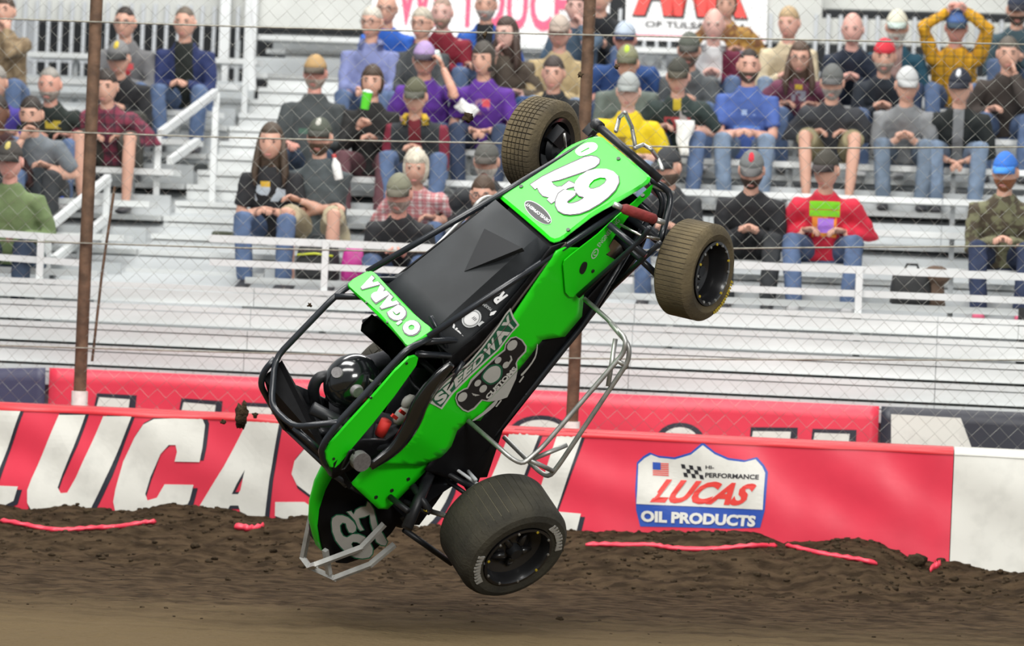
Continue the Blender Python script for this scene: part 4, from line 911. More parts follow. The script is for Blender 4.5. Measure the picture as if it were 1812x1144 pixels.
# ---- wheels
mat('groove_dust', (0.16, 0.14, 0.09), 0.9)
mat('groove_dark', (0.022, 0.019, 0.014), 0.9)
def wheel(name, c, axis, R, w, rimr, tread, mud, letters, dish, lugs=10):
    "c = centre of the outer face; axis points outwards"
    A = V3(axis).normalized(); root = None; n = 96
    X = A.orthogonal().normalized(); Y = A.cross(X); c = V3(c)
    def ptf(r, h, t): return c + A * h + (X * math.cos(t) + Y * math.sin(t)) * r
    tm = .055 if w > .22 else .030
    prof = [(rimr, -.02), (rimr + .012, -.004), (R * .80, .006), (R * .90, -.004), (R * .965, -.5 * tm), (R * .995, -tm)]
    ns = 14
    for i in range(1, ns): prof.append((R * (.995 + .010 * math.sin(math.pi * i / ns)), -tm - (w - 2 * tm) * i / ns))
    prof += [(R * .995, -w + tm), (R * .965, -w + .5 * tm), (R * .90, -w + .004), (R * .80, -w - .006), (rimr + .012, -w + .004), (rimr, -w + .02)]
    mb = MB(); G = tread[0]; gw = tread[1]; dep = tread[2]; circ_ = tread[3]
    # groove profile across the tread: doubled points around each circumferential groove
    pr = []; tr0, tr1 = (-.055, -w + .055) if w > .22 else (-.030, -w + .030)
    for i, (r, h) in enumerate(prof):
        if h > tr0 + 1e-6 or h < tr1 - 1e-6: pr.append((r, h, 0))
    head = [p for p in pr if p[1] > tr0]; rest = [p for p in pr if p[1] <= tr0]
    mid = [(R * .995, tr0 + .004, 1)]
    for j in range(1, circ_ + 1):
        hh = tr0 + (tr1 - tr0) * j / (circ_ + 1); rr_ = R * (.995 + .010 * math.sin(math.pi * j / (circ_ + 1)))
        mid += [(rr_, hh + gw, 1), (rr_ - dep, hh + gw * .6, 2), (rr_ - dep, hh - gw * .6, 2), (rr_, hh - gw, 1)]
    mid.append((R * .995, tr1 - .004, 1)); pr = head + mid + rest
    angs = []
    for g in range(G):
        t0 = 2 * math.pi * g / G; dw = gw / R
        angs += [(t0 - dw, 0), (t0 - dw * .6, 1), (t0 + dw * .6, 1), (t0 + dw, 0)]
        for q in (1, 2): angs.append((t0 + 2 * math.pi / G * q / 3, 0))
    rows = [[ptf((min(r, R * .995 - dep) if (gr and tg == 1) else r), h, t) for (r, h, tg) in pr] for (t, gr) in angs]
    m_ = len(pr); N_ = len(rows); mb.v = [p for r_ in rows for p in r_]
    for i in range(N_):
        j = (i + 1) % N_
        for k in range(m_ - 1):
            gro = (angs[i][1] and angs[j][1] and pr[k][2] and pr[k + 1][2]) or (pr[k][2] == 2 and pr[k + 1][2] == 2)
            mb.f.append((i * m_ + k, i * m_ + k + 1, j * m_ + k + 1, j * m_ + k)); mb.m.append(1 if gro else 0)
    tyre = part(mb, name, [mud, tread[4]], smooth=30)
    # rim: barrel, dish, hub, bolts
    mb = MB(); mb.lathe([(rimr + .006, -.004), (rimr + .010, .006), (rimr - .004, .008), (rimr - .012, -.01), (rimr - .02, -dish), (rimr * .62, -dish - .03), (rimr * .3, -dish + .0), (0, -dish + .0)], c, A, 40)
    mb.lathe([(rimr - .016, -dish), (rimr - .014, -w + .01), (rimr + .006, -w - .002)], c, A, 40)
    rim = part(mb, 'rim', 'rim_black', smooth=40)
    mb = MB(); mb.lathe([(.0, .045), (.03, .045), (.038, .02), (.045, -.02), (.05, -.06)], c - A * dish, A, 16); mb.build('hub', 'satin_black', rim, smooth=40)
    bm_ = MB(); bm_.tube([c + A * .004, c + A * .014], .008, 6); base = bm_.v[:]
    for k in range(lugs):
        t = 2 * math.pi * (k + .3) / lugs; m2 = MB(); p = ptf(rimr - .004, .004, t); m2.tube([p, p + A * .008], .007, 6); m2.build('rim_bolt', 'yellow' if k % 3 == 1 else 'steel', rim)
    for k in range(5):
        t = 2 * math.pi * k / 5; m2 = MB(); m2.tube([ptf(.05, -dish + .012, t), ptf(rimr * .66, -dish - .012, t)], [.020, .014], 6); m2.build('spoke', 'rim_black', rim, smooth=True)
    for (t0, txt_n, m, ra, rb, dt) in letters:
        for k in range(txt_n):
            t = t0 + k * dt; m2 = MB(); j = .5 + .5 * abs(math.sin(k * 2.3 + t0))
            q = []
            for (r, tt) in ((ra, t), (rb - (rb - ra) * .3 * (1 - j), t + dt * .1), (rb - (rb - ra) * .3 * (1 - j), t + dt * .55), (ra + .012 * (1 - j), t + dt * (.45 + .45 * j))):
                q.append(ptf(r, .0085, tt))
            m2.add(q + [p - A * .006 for p in q], [(0, 1, 2, 3), (0, 4, 5, 1), (1, 5, 6, 2), (2, 6, 7, 3), (3, 7, 4, 0)]); m2.build('sidewall_letter', m, tyre)
    return tyre
def ang_of(c, axis, px, py):
    A = V3(axis).normalized(); X = A.orthogonal().normalized(); Y = A.cross(X); d = on(px, py, c, A) - V3(c)
    return math.atan2(d.dot(Y), d.dot(X))
ta, tb = ang_of(RRc, RRa, 852, 990), ang_of(RRc, RRa, 985, 945)
o = wheel('rear_tyre', RRc, RRa, .300, .33, .180, (44, .0020, .004, 0, 'groove_dust'), 'rubber', [(ta - .1, 9, 'tail_number', .212, .250, .10), (tb - .55, 9, 'tail_number', .212, .250, .10)], .06); o['label'] = 'wide muddy right rear tyre'
tf_ = ang_of(RFc, RA, 1285, 545)
o = wheel('front_tyre', RFc, RA, .250, .205, .155, (60, .0025, .003, 0, 'groove_dark'), 'rubber_mud', [(tf_ - .5, 14, 'yellow', .205, .225, .075)], .10, 16); o['label'] = 'muddy right front tyre turned outwards'
LFo = LFc + (-RA) * .205                                    # outer face of the left front wheel looks away from the camera
o = wheel('front_tyre', LFo, -RA, .250, .205, .155, (52, .0032, .006, 5, 'groove_dark'), 'rubber_mud', [], .10, 10); o['label'] = 'treaded left front tyre seen from inside'
o = wheel('rear_tyre', LRc - RRa * .0, -RRa, .27, .25, .16, (40, .003, .005, 3, 'groove_dark'), 'rubber', [], .06); o['label'] = 'left rear tyre hidden behind the body'
# inside of the left front wheel: brake, upright and hose; pale sidewall marks
mb = MB(); mb.lathe([(0, .03), (.07, .03), (.085, 0), (.05, -.02), (0, -.02)], LFc - RA * .02, RA, 20); mb.box(LFc + V3((.05, 0, .06)), (.09, .06, .09)); part(mb, 'front_upright', 'satin_black', smooth=40)
mb = MB(); mb.tube([LFc + V3((.0, -.03, .0)) + RA * .03, LFc + V3((.08, -.04, .1))], .008, 8); part(mb, 'steering_arm', 'chrome', smooth=True)
# ================================================================== the driver
HM = oy(622, 676, 0.0)
drv = empty('person'); drv.matrix_world = Matrix.Translation(CT) @ CR.to_4x4() @ Matrix.Translation((.05, 0, .25))
tag(drv, 'driver in black helmet and dark race suit strapped in the green car', 'person')
O0 = V3((.05, 0, .25))
def dp(mb, name, m, parent=drv, **k):
    mb.v = [p - O0 for p in mb.v]; return mb.build(name, m, parent, **k)
mb = MB()
sh = V3((-.02, 0, .74))
mb.tube([V3((.02, 0, .28)), V3((-.03, 0, .45)), V3((-.05, 0, .60)), sh, V3((.0, 0, .80)), V3((.03, 0, .86))], [(.12, .17), (.12, .16), (.12, .19), (.09, .19), (.06, .07), (.06, .06)], 16, ref=(1, 0, 0))
for s in (-1, 1):
    el = V3((.22, s * .27, .55)); hd = oy(735, 640, -.02) + V3((.0, s * .13, -.07))
    if s < 0: el = V3((.20, -.27, .62)); hd = oy(724, 722, -.22)
    mb.tube([sh + V3((0, s * .16, -.02)), sh + V3((.05, s * .22, -.06)), el, el + (hd - el) * .5, hd], [.065, .062, .052, .045, .035], 12)
    for f in range(5):
        a = hd + V3((.0, (f - 2) * .018, 0)); mb.tube([a, a + V3((.04, .0, .015)), a + V3((.05, 0, -.025))], [.011, .010, .009], 6)
    hp = V3((.06, s * .10, .27)); kn = V3((.50, s * .15, .46)); ft = V3((.85, s * .12, .25))
    mb.tube([hp, kn, ft, ft + V3((.10, 0, .06))], [.085, .065, .045, .04], 12)
mb.ell(HM + V3((.01, 0, -.01)), (.10, .08, .12), 14, 10)
dp(mb, 'body', 'suit', smooth=True)
mb = MB()
hr = Matrix.Rotation(math.radians(8), 3, 'Y')
for i in range(1): mb.ell(HM, (.150, .128, .142), 32, 20, hr)
helm = dp(mb, 'helmet', 'gloss_black', smooth=True)
mb = MB(); mb.lathe([(.100, -.006), (.116, -.005), (.113, .005), (.100, .006)], HM + V3((.078, 0, -.005)), V3((1, 0, .12)), 36, closed=True); dp(mb, 'visor_seal', 'tail_number', helm, smooth=True)
vc = oy(632, 693, -.115)
mb = MB(); mb.lathe([(0, .012), (.028, .012), (.034, 0), (.034, -.02)], vc, V3((0, -1, .25)), 20); dp(mb, 'visor_pivot', 'badge_grey', helm, smooth=40)
for (cx_, cy_, rr_) in ((597, 660, 11),):
    P = []
    for q in circ((cx_, cy_), 10, 9.5, 18):
        d = CRi @ ray(*q); o_ = CRi @ (CAM - CT) - HM; d.normalize(); b_ = o_.dot(d); cc_ = o_.dot(o_) - .1445 ** 2; disc = b_ * b_ - cc_
        P.append(HM + o_ + d * (-b_ - math.sqrt(max(disc, 0))))
    mb = MB(); mb.add(P, [tuple(range(18))]); 
    ctr = sum(P, V3()) / 18; nn = (ctr - HM).normalized(); mb = MB(); mb.add([p + nn * .006 for p in P] + [p - nn * .01 for p in P], [tuple(range(18))] + [(i, i + 18, (i + 1) % 18 + 18, (i + 1) % 18) for i in range(18)])
    dp(mb, 'helmet_badge', 'badge_grey', helm)
mb = MB(); mb.tube([oy(672, 770, -.2), oy(684, 745, -.2)], .030, 10); dp(mb, 'belt_pad', 'red_cloth', smooth=True)
mb = MB(); p_ = oy(712, 735, -.22); mb.ell(p_, (.06, .035, .04), 12, 8); mb.ell(p_ + V3((.07, .01, .02)), (.045, .03, .035), 10, 8); gl = dp(mb, 'glove', 'tail_number', smooth=True)
mb = MB(); mb.box(oy(698, 738, -.262), (.018, .01, .05)); mb.box(oy(712, 730, -.262), (.018, .01, .05)); dp(mb, 'glove_stripe', 'red_cloth')
# ================================================================== SPECTATORS
def remesh(mb, voxel, it=2):
    me = mb.mesh('t', False); o = bpy.data.objects.new('t', me)
    r = o.modifiers.new('r', 'REMESH'); r.mode = 'VOXEL'; r.voxel_size = voxel; r.adaptivity = 0
    if it: s = o.modifiers.new('s', 'SMOOTH'); s.iterations = it; s.factor = .5
    out = evaluate(o)
    bpy.data.objects.remove(o); bpy.data.meshes.remove(me); out.materials.clear(); return out
def ruffle(me, f):
    cs = [(v.co.copy(), v.normal.copy()) for v in me.vertices]; out = []
    for p, n in cs: out.extend(p + n * f(p))
    me.vertices.foreach_set('co', out); me.update()
_cm = {}
def cmat(col, kind='cloth', extra=None):
    key = (col, kind, extra)
    if key in _cm: return _cm[key]
    nm = f'{kind}_{len(_cm)}'
    if kind == 'skin': m = mat(nm, col, 0.55, var=0.12, vscale=9)
    elif kind == 'hair': m = mat(nm, col, 0.6, var=0.35, vscale=30, bump=0.4, bscale=60, stretch=(2, 2, .6))
    elif kind == 'denim': m = mat(nm, col, 0.85, var=0.35, vscale=9, bump=0.3, bscale=16)
    elif kind == 'camo': m = mat(nm, col, 0.85, col2=extra, vscale=16, bump=0.2, bscale=14, lo=.46, hi=.54, detail=2)
    else: m = mat(nm, col, 0.85, var=0.22, vscale=7, bump=0.3, bscale=14)
    nt = m.node_tree; b = nt.nodes['Principled BSDF']
    def chain(fac, c2):
        old = b.inputs['Base Color']; mx = nt.nodes.new('ShaderNodeMix'); mx.data_type = 'RGBA'
        if old.links: nt.links.new(old.links[0].from_socket, mx.inputs[6])
        else: mx.inputs[6].default_value = old.default_value
        if isinstance(c2, tuple): mx.inputs[7].default_value = (*c2, 1)
        else: nt.links.new(c2, mx.inputs[7])
        nt.links.new(fac, mx.inputs[0]); nt.links.new(mx.outputs[2], b.inputs['Base Color'])
    def math_(op, a, bb):
        n = nt.nodes.new('ShaderNodeMath'); n.operation = op
        for i, q in enumerate((a, bb)):
            if isinstance(q, (int, float)): n.inputs[i].default_value = q
            else: nt.links.new(q, n.inputs[i])
        return n.outputs[0]
    tc = nt.nodes.new('ShaderNodeTexCoord'); sp = nt.nodes.new('ShaderNodeSeparateXYZ'); nt.links.new(tc.outputs['Object'], sp.inputs[0])
    X, Y, Z = sp.outputs
    if kind == 'plaid':
        c2, c3, per = extra
        for A, off in ((X, 0), (Z, .3)):
            f = math_('FRACT', math_('ADD', math_('DIVIDE', A, per), 10 + off), 0); chain(math_('MULTIPLY', math_('LESS_THAN', f, .42), .62), c2)
        f = math_('FRACT', math_('ADD', math_('DIVIDE', Z, per), 10.55), 0); chain(math_('LESS_THAN', f, .09), c3)
        f = math_('FRACT', math_('ADD', math_('DIVIDE', X, per), 10.15), 0); chain(math_('LESS_THAN', f, .09), c3)
    if kind == 'print':                     # flat prints on the chest: (x centre, z centre, half width, half height, colour, grain)
        for (xc, zc, hw, hh, c2, gr) in extra:
            f = math_('MULTIPLY', math_('LESS_THAN', math_('ABSOLUTE', math_('SUBTRACT', X, xc), 0), hw), math_('LESS_THAN', math_('ABSOLUTE', math_('SUBTRACT', Z, zc), 0), hh))
            f = math_('MULTIPLY', f, math_('LESS_THAN', Y, -.02))
            if gr:
                nz = nt.nodes.new('ShaderNodeTexNoise'); nz.inputs['Scale'].default_value = gr; nz.inputs['Detail'].default_value = 1; nt.links.new(tc.outputs['Object'], nz.inputs['Vector'])
                f = math_('MULTIPLY', f, math_('GREATER_THAN', nz.outputs['Fac'], .47))
            chain(f, c2)
    if kind == 'zones':                     # jackets with a different front or shoulders: (axis, lo, hi, colour)
        for (axn, lo_, hi_, c2) in extra:
            A = {'x': X, 'ax': math_('ABSOLUTE', X, 0), 'z': Z}[axn]
            chain(math_('MULTIPLY', math_('GREATER_THAN', A, lo_), math_('LESS_THAN', A, hi_)), c2)
    _cm[key] = m; return m
def ik(a, t, l1, l2, pole):
    d = t - a; L = min(d.length, .995 * (l1 + l2)); L = max(L, abs(l1 - l2) + .01); d.normalize()
    x = (l1 * l1 - l2 * l2 + L * L) / (2 * L); h = math.sqrt(max(l1 * l1 - x * x, 0)); p = pole - d * pole.dot(d); p.normalize()
    return a + d * x + p * h, a + d * L
def head_pt(a, b):
    "a: 0 top .. pi bottom, b: angle, front is -y"
    x, y, z = math.sin(a) * math.cos(b), math.sin(a) * math.sin(b), math.cos(a)
    px, py, pz = x * .076, y * .096, z * .120
    if pz < 0:
        t = -pz / .12; px *= 1 - .22 * t * t; py = py * (1 - .12 * t) - (.012 * t if y < 0 else -.004 * t)
        if y > 0: py *= 1 - .25 * t
    if y < 0:
        fr = max(0, -y) ** 2
        g = lambda cx, cz, sx, sz: math.exp(-((px - cx) / sx) ** 2 - ((pz - cz) / sz) ** 2)
        py -= fr * (.024 * g(0, -.022, .013, .022) + .010 * g(0, .0, .010, .02) + .006 * (g(-.03, .030, .03, .012) + g(.03, .030, .03, .012)) + .006 * g(0, -.062, .03, .012) + .010 * g(0, -.098, .028, .018))
        py += fr * (.012 * (g(-.031, .008, .016, .012) + g(.031, .008, .016, .012)) + .005 * g(0, -.078, .03, .006))
    return V3((px, py, pz))
HN_, HM_ = 22, 18
def head_shell(f, n=HN_, m=HM_):
    "closed shell round the head; f(x, y, z on the unit sphere) gives its distance factor"
    mb = MB(); vs = []
    for i in range(1, m):
        a = math.pi * i / m
        for k in range(n):
            b = 2 * math.pi * k / n; u = (math.sin(a) * math.cos(b), math.sin(a) * math.sin(b), math.cos(a)); vs.append(head_pt(a, b) * f(*u))
    vs.append(head_pt(0, 0) * f(0, 0, 1)); vs.append(head_pt(math.pi, 0) * f(0, 0, -1)); fs = []
    for i in range(m - 2):
        for k in range(n): fs.append((i * n + k, (i + 1) * n + k, (i + 1) * n + (k + 1) % n, i * n + (k + 1) % n))
    T = len(vs) - 2
    for k in range(n): fs.append((T, k, (k + 1) % n)); fs.append((T + 1, (m - 2) * n + (k + 1) % n, (m - 2) * n + k))
    return mb.add(vs, fs)
def person(hx, hy, row, label, shirt=(.05, .05, .06), sk='cloth', sx=None, pants=(.105, .16, .29), pk='denim', sleeve=1.0, shorts=False, hat=None, hair=(.05, .03, .02), hs='short', beard=None, glasses=False, pose='clasp', yaw=0, hyaw=0, hpitch=0, scale=1.0, build=1.0, skin=(.62, .35, .26), collar=None, lean=None, kx=.17, hcol=None, brim=None, seed=0, knees=0.0, shoe=None):
    hv = rowv(row) - .12
    u, hz_ = hitS(hx, hy, hv); seat = rowz(row); want = (hz_ - seat) / scale
    # lean that brings the head to its height
    def hh(th): return .10 + .49 * math.cos(th) + .185 * math.cos(th * .35)
    th = .05
    while hh(th) > want and th < .85: th += .02
    s = scale
    if hh(.05) < want: s = scale * min(1.12, want / hh(.05))
    if lean is not None: th = lean
    hd_off = .49 * math.sin(th) + .185 * math.sin(th * .35)
    vv = rowv(row) + .04
    root = empty('person'); fwd = -SV
    # u was found on the head's plane: shift the seat so that the head lands there
    u2, _ = hitS(hx, hy, vv - hd_off * s * math.cos(math.radians(yaw)))
    root.location = S(u2 - hd_off * s * math.sin(math.radians(yaw)), vv, seat); root.rotation_euler = (0, 0, -YAW + math.radians(yaw)); root.scale = (s, s, s)
    tag(root, label, 'person', 'spectators seated on the grandstand')
    B = build; sp = V3((0, -math.sin(th), math.cos(th))); spn = V3((0, -math.cos(th), -math.sin(th)))
    H = V3((0, 0, .10)); N = H + sp * .49; upn = V3((0, -math.sin(th * .35), math.cos(th * .35)))
    hc_ = N + upn * .185; hrot = 1.10 * Matrix.Rotation(math.radians(hyaw), 3, 'Z') @ Matrix.Rotation(math.radians(hpitch) + th * .25, 3, 'X')
    shd = {sd: N + V3((sd * .170 * (.5 + .5 * B), 0, 0)) - sp * .085 for sd in (-1, 1)}
    kn = {sd: V3((sd * kx, -.43, .145 + knees)) for sd in (-1, 1)}; an = {sd: V3((sd * (kx * .85), -.40 + .04 * (seed % 3), -.29)) for sd in (-1, 1)}
    hip = {sd: V3((sd * .095, -.02, .095)) for sd in (-1, 1)}
    tg = {}; pole = {sd: V3((sd * .55, .45, -.75)) for sd in (-1, 1)}
    if pose == 'clasp': tg = {sd: V3((sd * .035, -.40, .205)) for sd in (-1, 1)}
    elif pose == 'lap': tg = {sd: V3((sd * .13, -.30, .225)) for sd in (-1, 1)}
    elif pose == 'cross': tg = {sd: N - sp * .24 + spn * .20 + V3((-sd * .12, 0, .02 * sd)) for sd in (-1, 1)}
    elif pose == 'hold': tg = {sd: N - sp * .26 + spn * .28 + V3((sd * .05, 0, 0)) for sd in (-1, 1)}
    elif pose == 'chin':
        tg = {-1: hc_ + hrot @ V3((-.03, -.115, -.145)), 1: V3((.12, -.34, .225))}; pole[-1] = V3((-.3, -.4, -1))
    elif pose == 'chinr':
        tg = {1: hc_ + hrot @ V3((.05, -.10, -.12)), -1: V3((-.12, -.34, .225))}; pole[1] = V3((.3, -.4, -1))
    elif pose == 'up': tg = {sd: hc_ + V3((sd * .05, -.07, .14)) for sd in (-1, 1)}; pole = {sd: V3((sd * 1.0, -.2, .1)) for sd in (-1, 1)}
    elif pose == 'raise': tg = {1: hc_ + V3((.16, -.10, -.06)), -1: V3((-.10, -.34, .23))}; pole[1] = V3((.5, -.3, -1))
    elif pose == 'sip': tg = {-1: N - sp * .12 + spn * .24 + V3((-.06, 0, 0)), 1: V3((.06, -.30, .30))}
    elif pose == 'phone': tg = {sd: N - sp * .20 + spn * .26 + V3((sd * .045, 0, 0)) for sd in (-1, 1)}
    elif pose == 'side': tg = {-1: V3((-.24, -.12, .14)), 1: V3((.12, -.32, .225))}
    arms = {}
    for sd in (-1, 1):
        e, h = ik(shd[sd], tg[sd], .285, .255, pole[sd]); arms[sd] = (shd[sd], e, h)
    # ---------------- body
    mb = MB()
    mb.tube([H - V3((0, 0, .06)), H + sp * .12, H + sp * .28, N - sp * .06, N + upn * .0, N + upn * .06, N + upn * .13], [(.10, .14 * B), (.09, .13 * B), (.10, .145 * B), (.07, .13), (.055, .06), (.052, .054), (.05, .052)], 14, ref=tuple(spn))
    for sd in (-1, 1):
        a, e, h = arms[sd]; mb.tube([a - V3((sd * .05, 0, 0)), a, a + (e - a) * .5, e, e + (h - e) * .3, h], [.045, .05, .045, .039, .040, .027], 10)
        mb.tube([hip[sd], hip[sd] + (kn[sd] - hip[sd]) * .5, kn[sd], kn[sd] + (an[sd] - kn[sd]) * .35, an[sd]], [.072, .066, .052, .052, .034], 10)
        mb.tube([an[sd] + V3((0, .03, -.03)), an[sd] + V3((0, -.06, -.045)), an[sd] + V3((0, -.16, -.055))], [(.035, .032), (.03, .037), (.015, .035)], 8)
    me = remesh(mb, .019, 2)
    bv = [v.co.copy() for v in me.vertices]; bf = [tuple(p.vertices) for p in me.polygons]; bpy.data.meshes.remove(me)
    full = MB(); full.add(bv, bf, 0)
    hsx = head_shell(lambda x, y, z: 1.0); full.add([hc_ + hrot @ p for p in hsx.v], hsx.f, 0)
    for sd in (-1, 1):
        full.ell(hc_ + hrot @ V3((sd * .077, .012, -.006)), (.010, .020, .032), 8, 6, hrot, 0)
        full.ell(hc_ + hrot @ V3((sd * .031, -.0815, .010)), (.011, .007, .0055), 8, 6, hrot, 1)
        full.ell(hc_ + hrot @ V3((sd * .032, -.092, .030)), (.017, .007, .005), 8, 5, hrot, 2)
    full.ell(hc_ + hrot @ V3((0, -.097, -.072)), (.024, .007, .006), 8, 5, hrot, 3)
    # hands: palm, four fingers, thumb
    for sd in (-1, 1):
        a, e, h = arms[sd]; d = (h - e).normalized()
        inw = V3((-sd, 0, 0)); dn = V3((0, -.3, -1)) if pose not in ('up',) else V3((-sd, 0, 0))
        pn = (dn - d * dn.dot(d)).normalized(); ac = d.cross(pn).normalized()
        full.tube([h - d * .01, h + d * .03, h + d * .08], [(.016, .028), (.017, .040), (.012, .040)], 10, ref=tuple(pn))
        for f in range(4):
            b0 = h + d * .078 + ac * ((f - 1.5) * .019); L = (.062, .074, .070, .055)[f]
            d2 = (d * .8 + pn * .6).normalized(); d3 = (d * .1 + pn).normalized()
            full.tube([b0 - d * .02, b0, b0 + d2 * L * .5, b0 + d2 * L * .5 + d3 * L * .5], [.010, .0095, .009, .0075], 6)
        th_s = 1 if ac.dot(V3((-sd, 0, 0))) > 0 else -1
        t0 = h + d * .02 + ac * th_s * .03; full.tube([t0, t0 + ac * th_s * .025 + d * .025, t0 + ac * th_s * .03 + d * .055 + pn * .015], [.013, .011, .008], 6)
    hcm = cmat(hair, 'hair'); sm = cmat(skin, 'skin')
    full.build('body', [sm, MATS['eye'], hcm, MATS['lip']], root, smooth=True)
    # ---------------- shirt or jacket
    mb = MB()
    mb.tube([H - V3((0, .0, .085)), H - V3((0, 0, .03)), H + sp * .10, H + sp * .20, H + sp * .32, N - sp * .085, N - sp * .03, N + upn * .035], [(.13 * B, .175 * B), (.135 * B, .18 * B), (.128 * B, .17 * B), (.13, .172 * B), (.125, .178), (.10, .160), (.082, .115), (.064, .072)], 18, ref=tuple(spn))
    for sd in (-1, 1):
        a, e, h = arms[sd]
        if sleeve > .5: mb.tube([a - V3((sd * .06, 0, .01)), a, a + (e - a) * .5, e, e + (h - e) * .5, e + (h - e) * (.93 if sleeve >= 1 else sleeve)], [.062, .068, .062, .055, .049, .040], 12)
        else: mb.tube([a - V3((sd * .06, 0, .01)), a, a + (e - a) * .4, a + (e - a) * .72], [.062, .068, .066, .066], 12)
    me = remesh(mb, .017, 3)
    ruffle(me, lambda p: .011 * noise.noise(p * 8 + V3((seed, 0, 0))) + .006 * noise.noise(p * 22 + V3((seed, 3, 0))))
    garment = link('jacket' if collar else 'shirt', me, cmat(shirt, sk, sx), root, smooth=True)
    if collar:
        mb = MB(); ring = []
        for i in range(13):
            t = math.pi * (-.28 + 1.56 * i / 12); c_, s_ = math.cos(t), math.sin(t)
            ring.append([N + upn * .0 + V3((.098 * c_, .080 * s_ - .0, -.03 + .01 * s_)) + spn * .0, N + upn * .055 + V3((.082 * c_, .070 * s_, 0)), N + upn * .03 + V3((.112 * c_, .098 * s_, -.02))])
        mb.loft(ring, False, False); o = mb.build('collar', cmat(collar), garment, smooth=True, recalc=False); md = o.modifiers.new('t', 'SOLIDIFY'); md.thickness = .008
    # ---------------- trousers or shorts
    mb = MB(); mb.tube([V3((0, .03, .0)), V3((0, .02, .07)), H + sp * .06], [(.14 * B, .19 * B), (.14 * B, .19 * B), (.12 * B, .165 * B)], 16, ref=(0, -1, 0))
    for sd in (-1, 1):
        if shorts: mb.tube([hip[sd] + V3((0, .04, -.01)), hip[sd] + (kn[sd] - hip[sd]) * .5, hip[sd] + (kn[sd] - hip[sd]) * .88], [.098, .092, .086], 12)
        else: mb.tube([hip[sd] + V3((0, .04, -.01)), hip[sd] + (kn[sd] - hip[sd]) * .5, kn[sd] + V3((0, -.0, 0)), kn[sd] + (an[sd] - kn[sd]) * .4, an[sd] + V3((0, 0, .01))], [.098, .085, .070, .066, .060], 12)
    me = remesh(mb, .018, 2)
    ruffle(me, lambda p: .006 * noise.noise(p * 10 + V3((seed, 5, 0))) + .003 * noise.noise(p * 25))
    link('shorts' if shorts else 'trousers', me, cmat(pants, pk), root, smooth=True)
    for sd in (-1, 1):
        mb = MB(); a = an[sd]; mb.tube([a + V3((0, .055, -.045)), a + V3((0, .045, -.03)), a + V3((0, -.02, -.03)), a + V3((0, -.10, -.045)), a + V3((0, -.17, -.05)), a + V3((0, -.19, -.053))], [(.018, .025), (.038, .037), (.042, .042), (.027, .046), (.02, .042), (.008, .02)], 10, ref=(0, 0, 1))
        mb.build('shoe', cmat(shoe) if shoe else (MATS['shoe_dark'] if seed % 3 else MATS['shoe_pale']), root, smooth=True)
    # ---------------- hair, beard, cap, glasses
    def on_head(mb, name, m, parent=root):
        mb.v = [hc_ + hrot @ p for p in mb.v]; return mb.build(name, m, parent, smooth=True)
    if hs == 'short': on_head(head_shell(lambda x, y, z: 1.07 if (z > .52 - (.0 if y < 0 else .75 * min(1, y * 2.2)) - (.25 * abs(x) if y < .1 else 0)) else .86), 'hair', hcm)
    elif hs == 'buzz': on_head(head_shell(lambda x, y, z: 1.025 if (z > .6 - (.0 if y < 0 else .7 * min(1, y * 2.2)) - (.2 * abs(x) if y < .1 else 0)) else .86), 'hair', hcm)
    elif hs == 'bald': on_head(head_shell(lambda x, y, z: 1.025 if (y > -.15 and -.45 < z < .35 and (abs(x) > .5 or y > .2)) else .86), 'hair', hcm)
    elif hs == 'curly': on_head(head_shell(lambda x, y, z: (1.22 + .10 * noise.noise(V3((x, y, z)) * 5)) if (z > .35 - (.0 if y < -.35 else 1.1)) else .86, 26, 20), 'hair', hcm)
    elif hs == 'bob': on_head(head_shell(lambda x, y, z: (1.13 + .05 * noise.noise(V3((x, y, z)) * 5)) if (z > .45 - (.0 if y < -.45 else 1.1)) else .86, 24, 20), 'hair', hcm)
    elif hs == 'long':
        mb = head_shell(lambda x, y, z: 1.12 if (z > .48 - (.0 if y < -.38 else 1.3)) else .86, 24, 20)
        for p_i in range(len(mb.v)):
            p = mb.v[p_i]
            if p.z < -.02 and p.y > -.07 and p.length > .088: mb.v[p_i] = V3((p.x * 1.15, p.y * .9 + .01, -.02 + (p.z + .02) * 2.2))
        for sd in (-1, 1):
            mb.tube([V3((sd * .07, .0, .02)), V3((sd * .085, -.01, -.08)), V3((sd * .10, -.025, -.19)), V3((sd * .095, -.05, -.28))], [(.022, .03), (.026, .036), (.026, .04), (.008, .018)], 10, ref=(1, 0, 0))
        on_head(mb, 'hair', hcm)
    if beard: on_head(head_shell(lambda x, y, z: (1.05 + (.22 if beard[1] and y < -.2 and z < -.75 else 0)) if (z < -.30 and y < .25 and not (abs(x) < .28 and -.70 < z < -.52)) else .85), 'beard', cmat(beard[0], 'hair'))
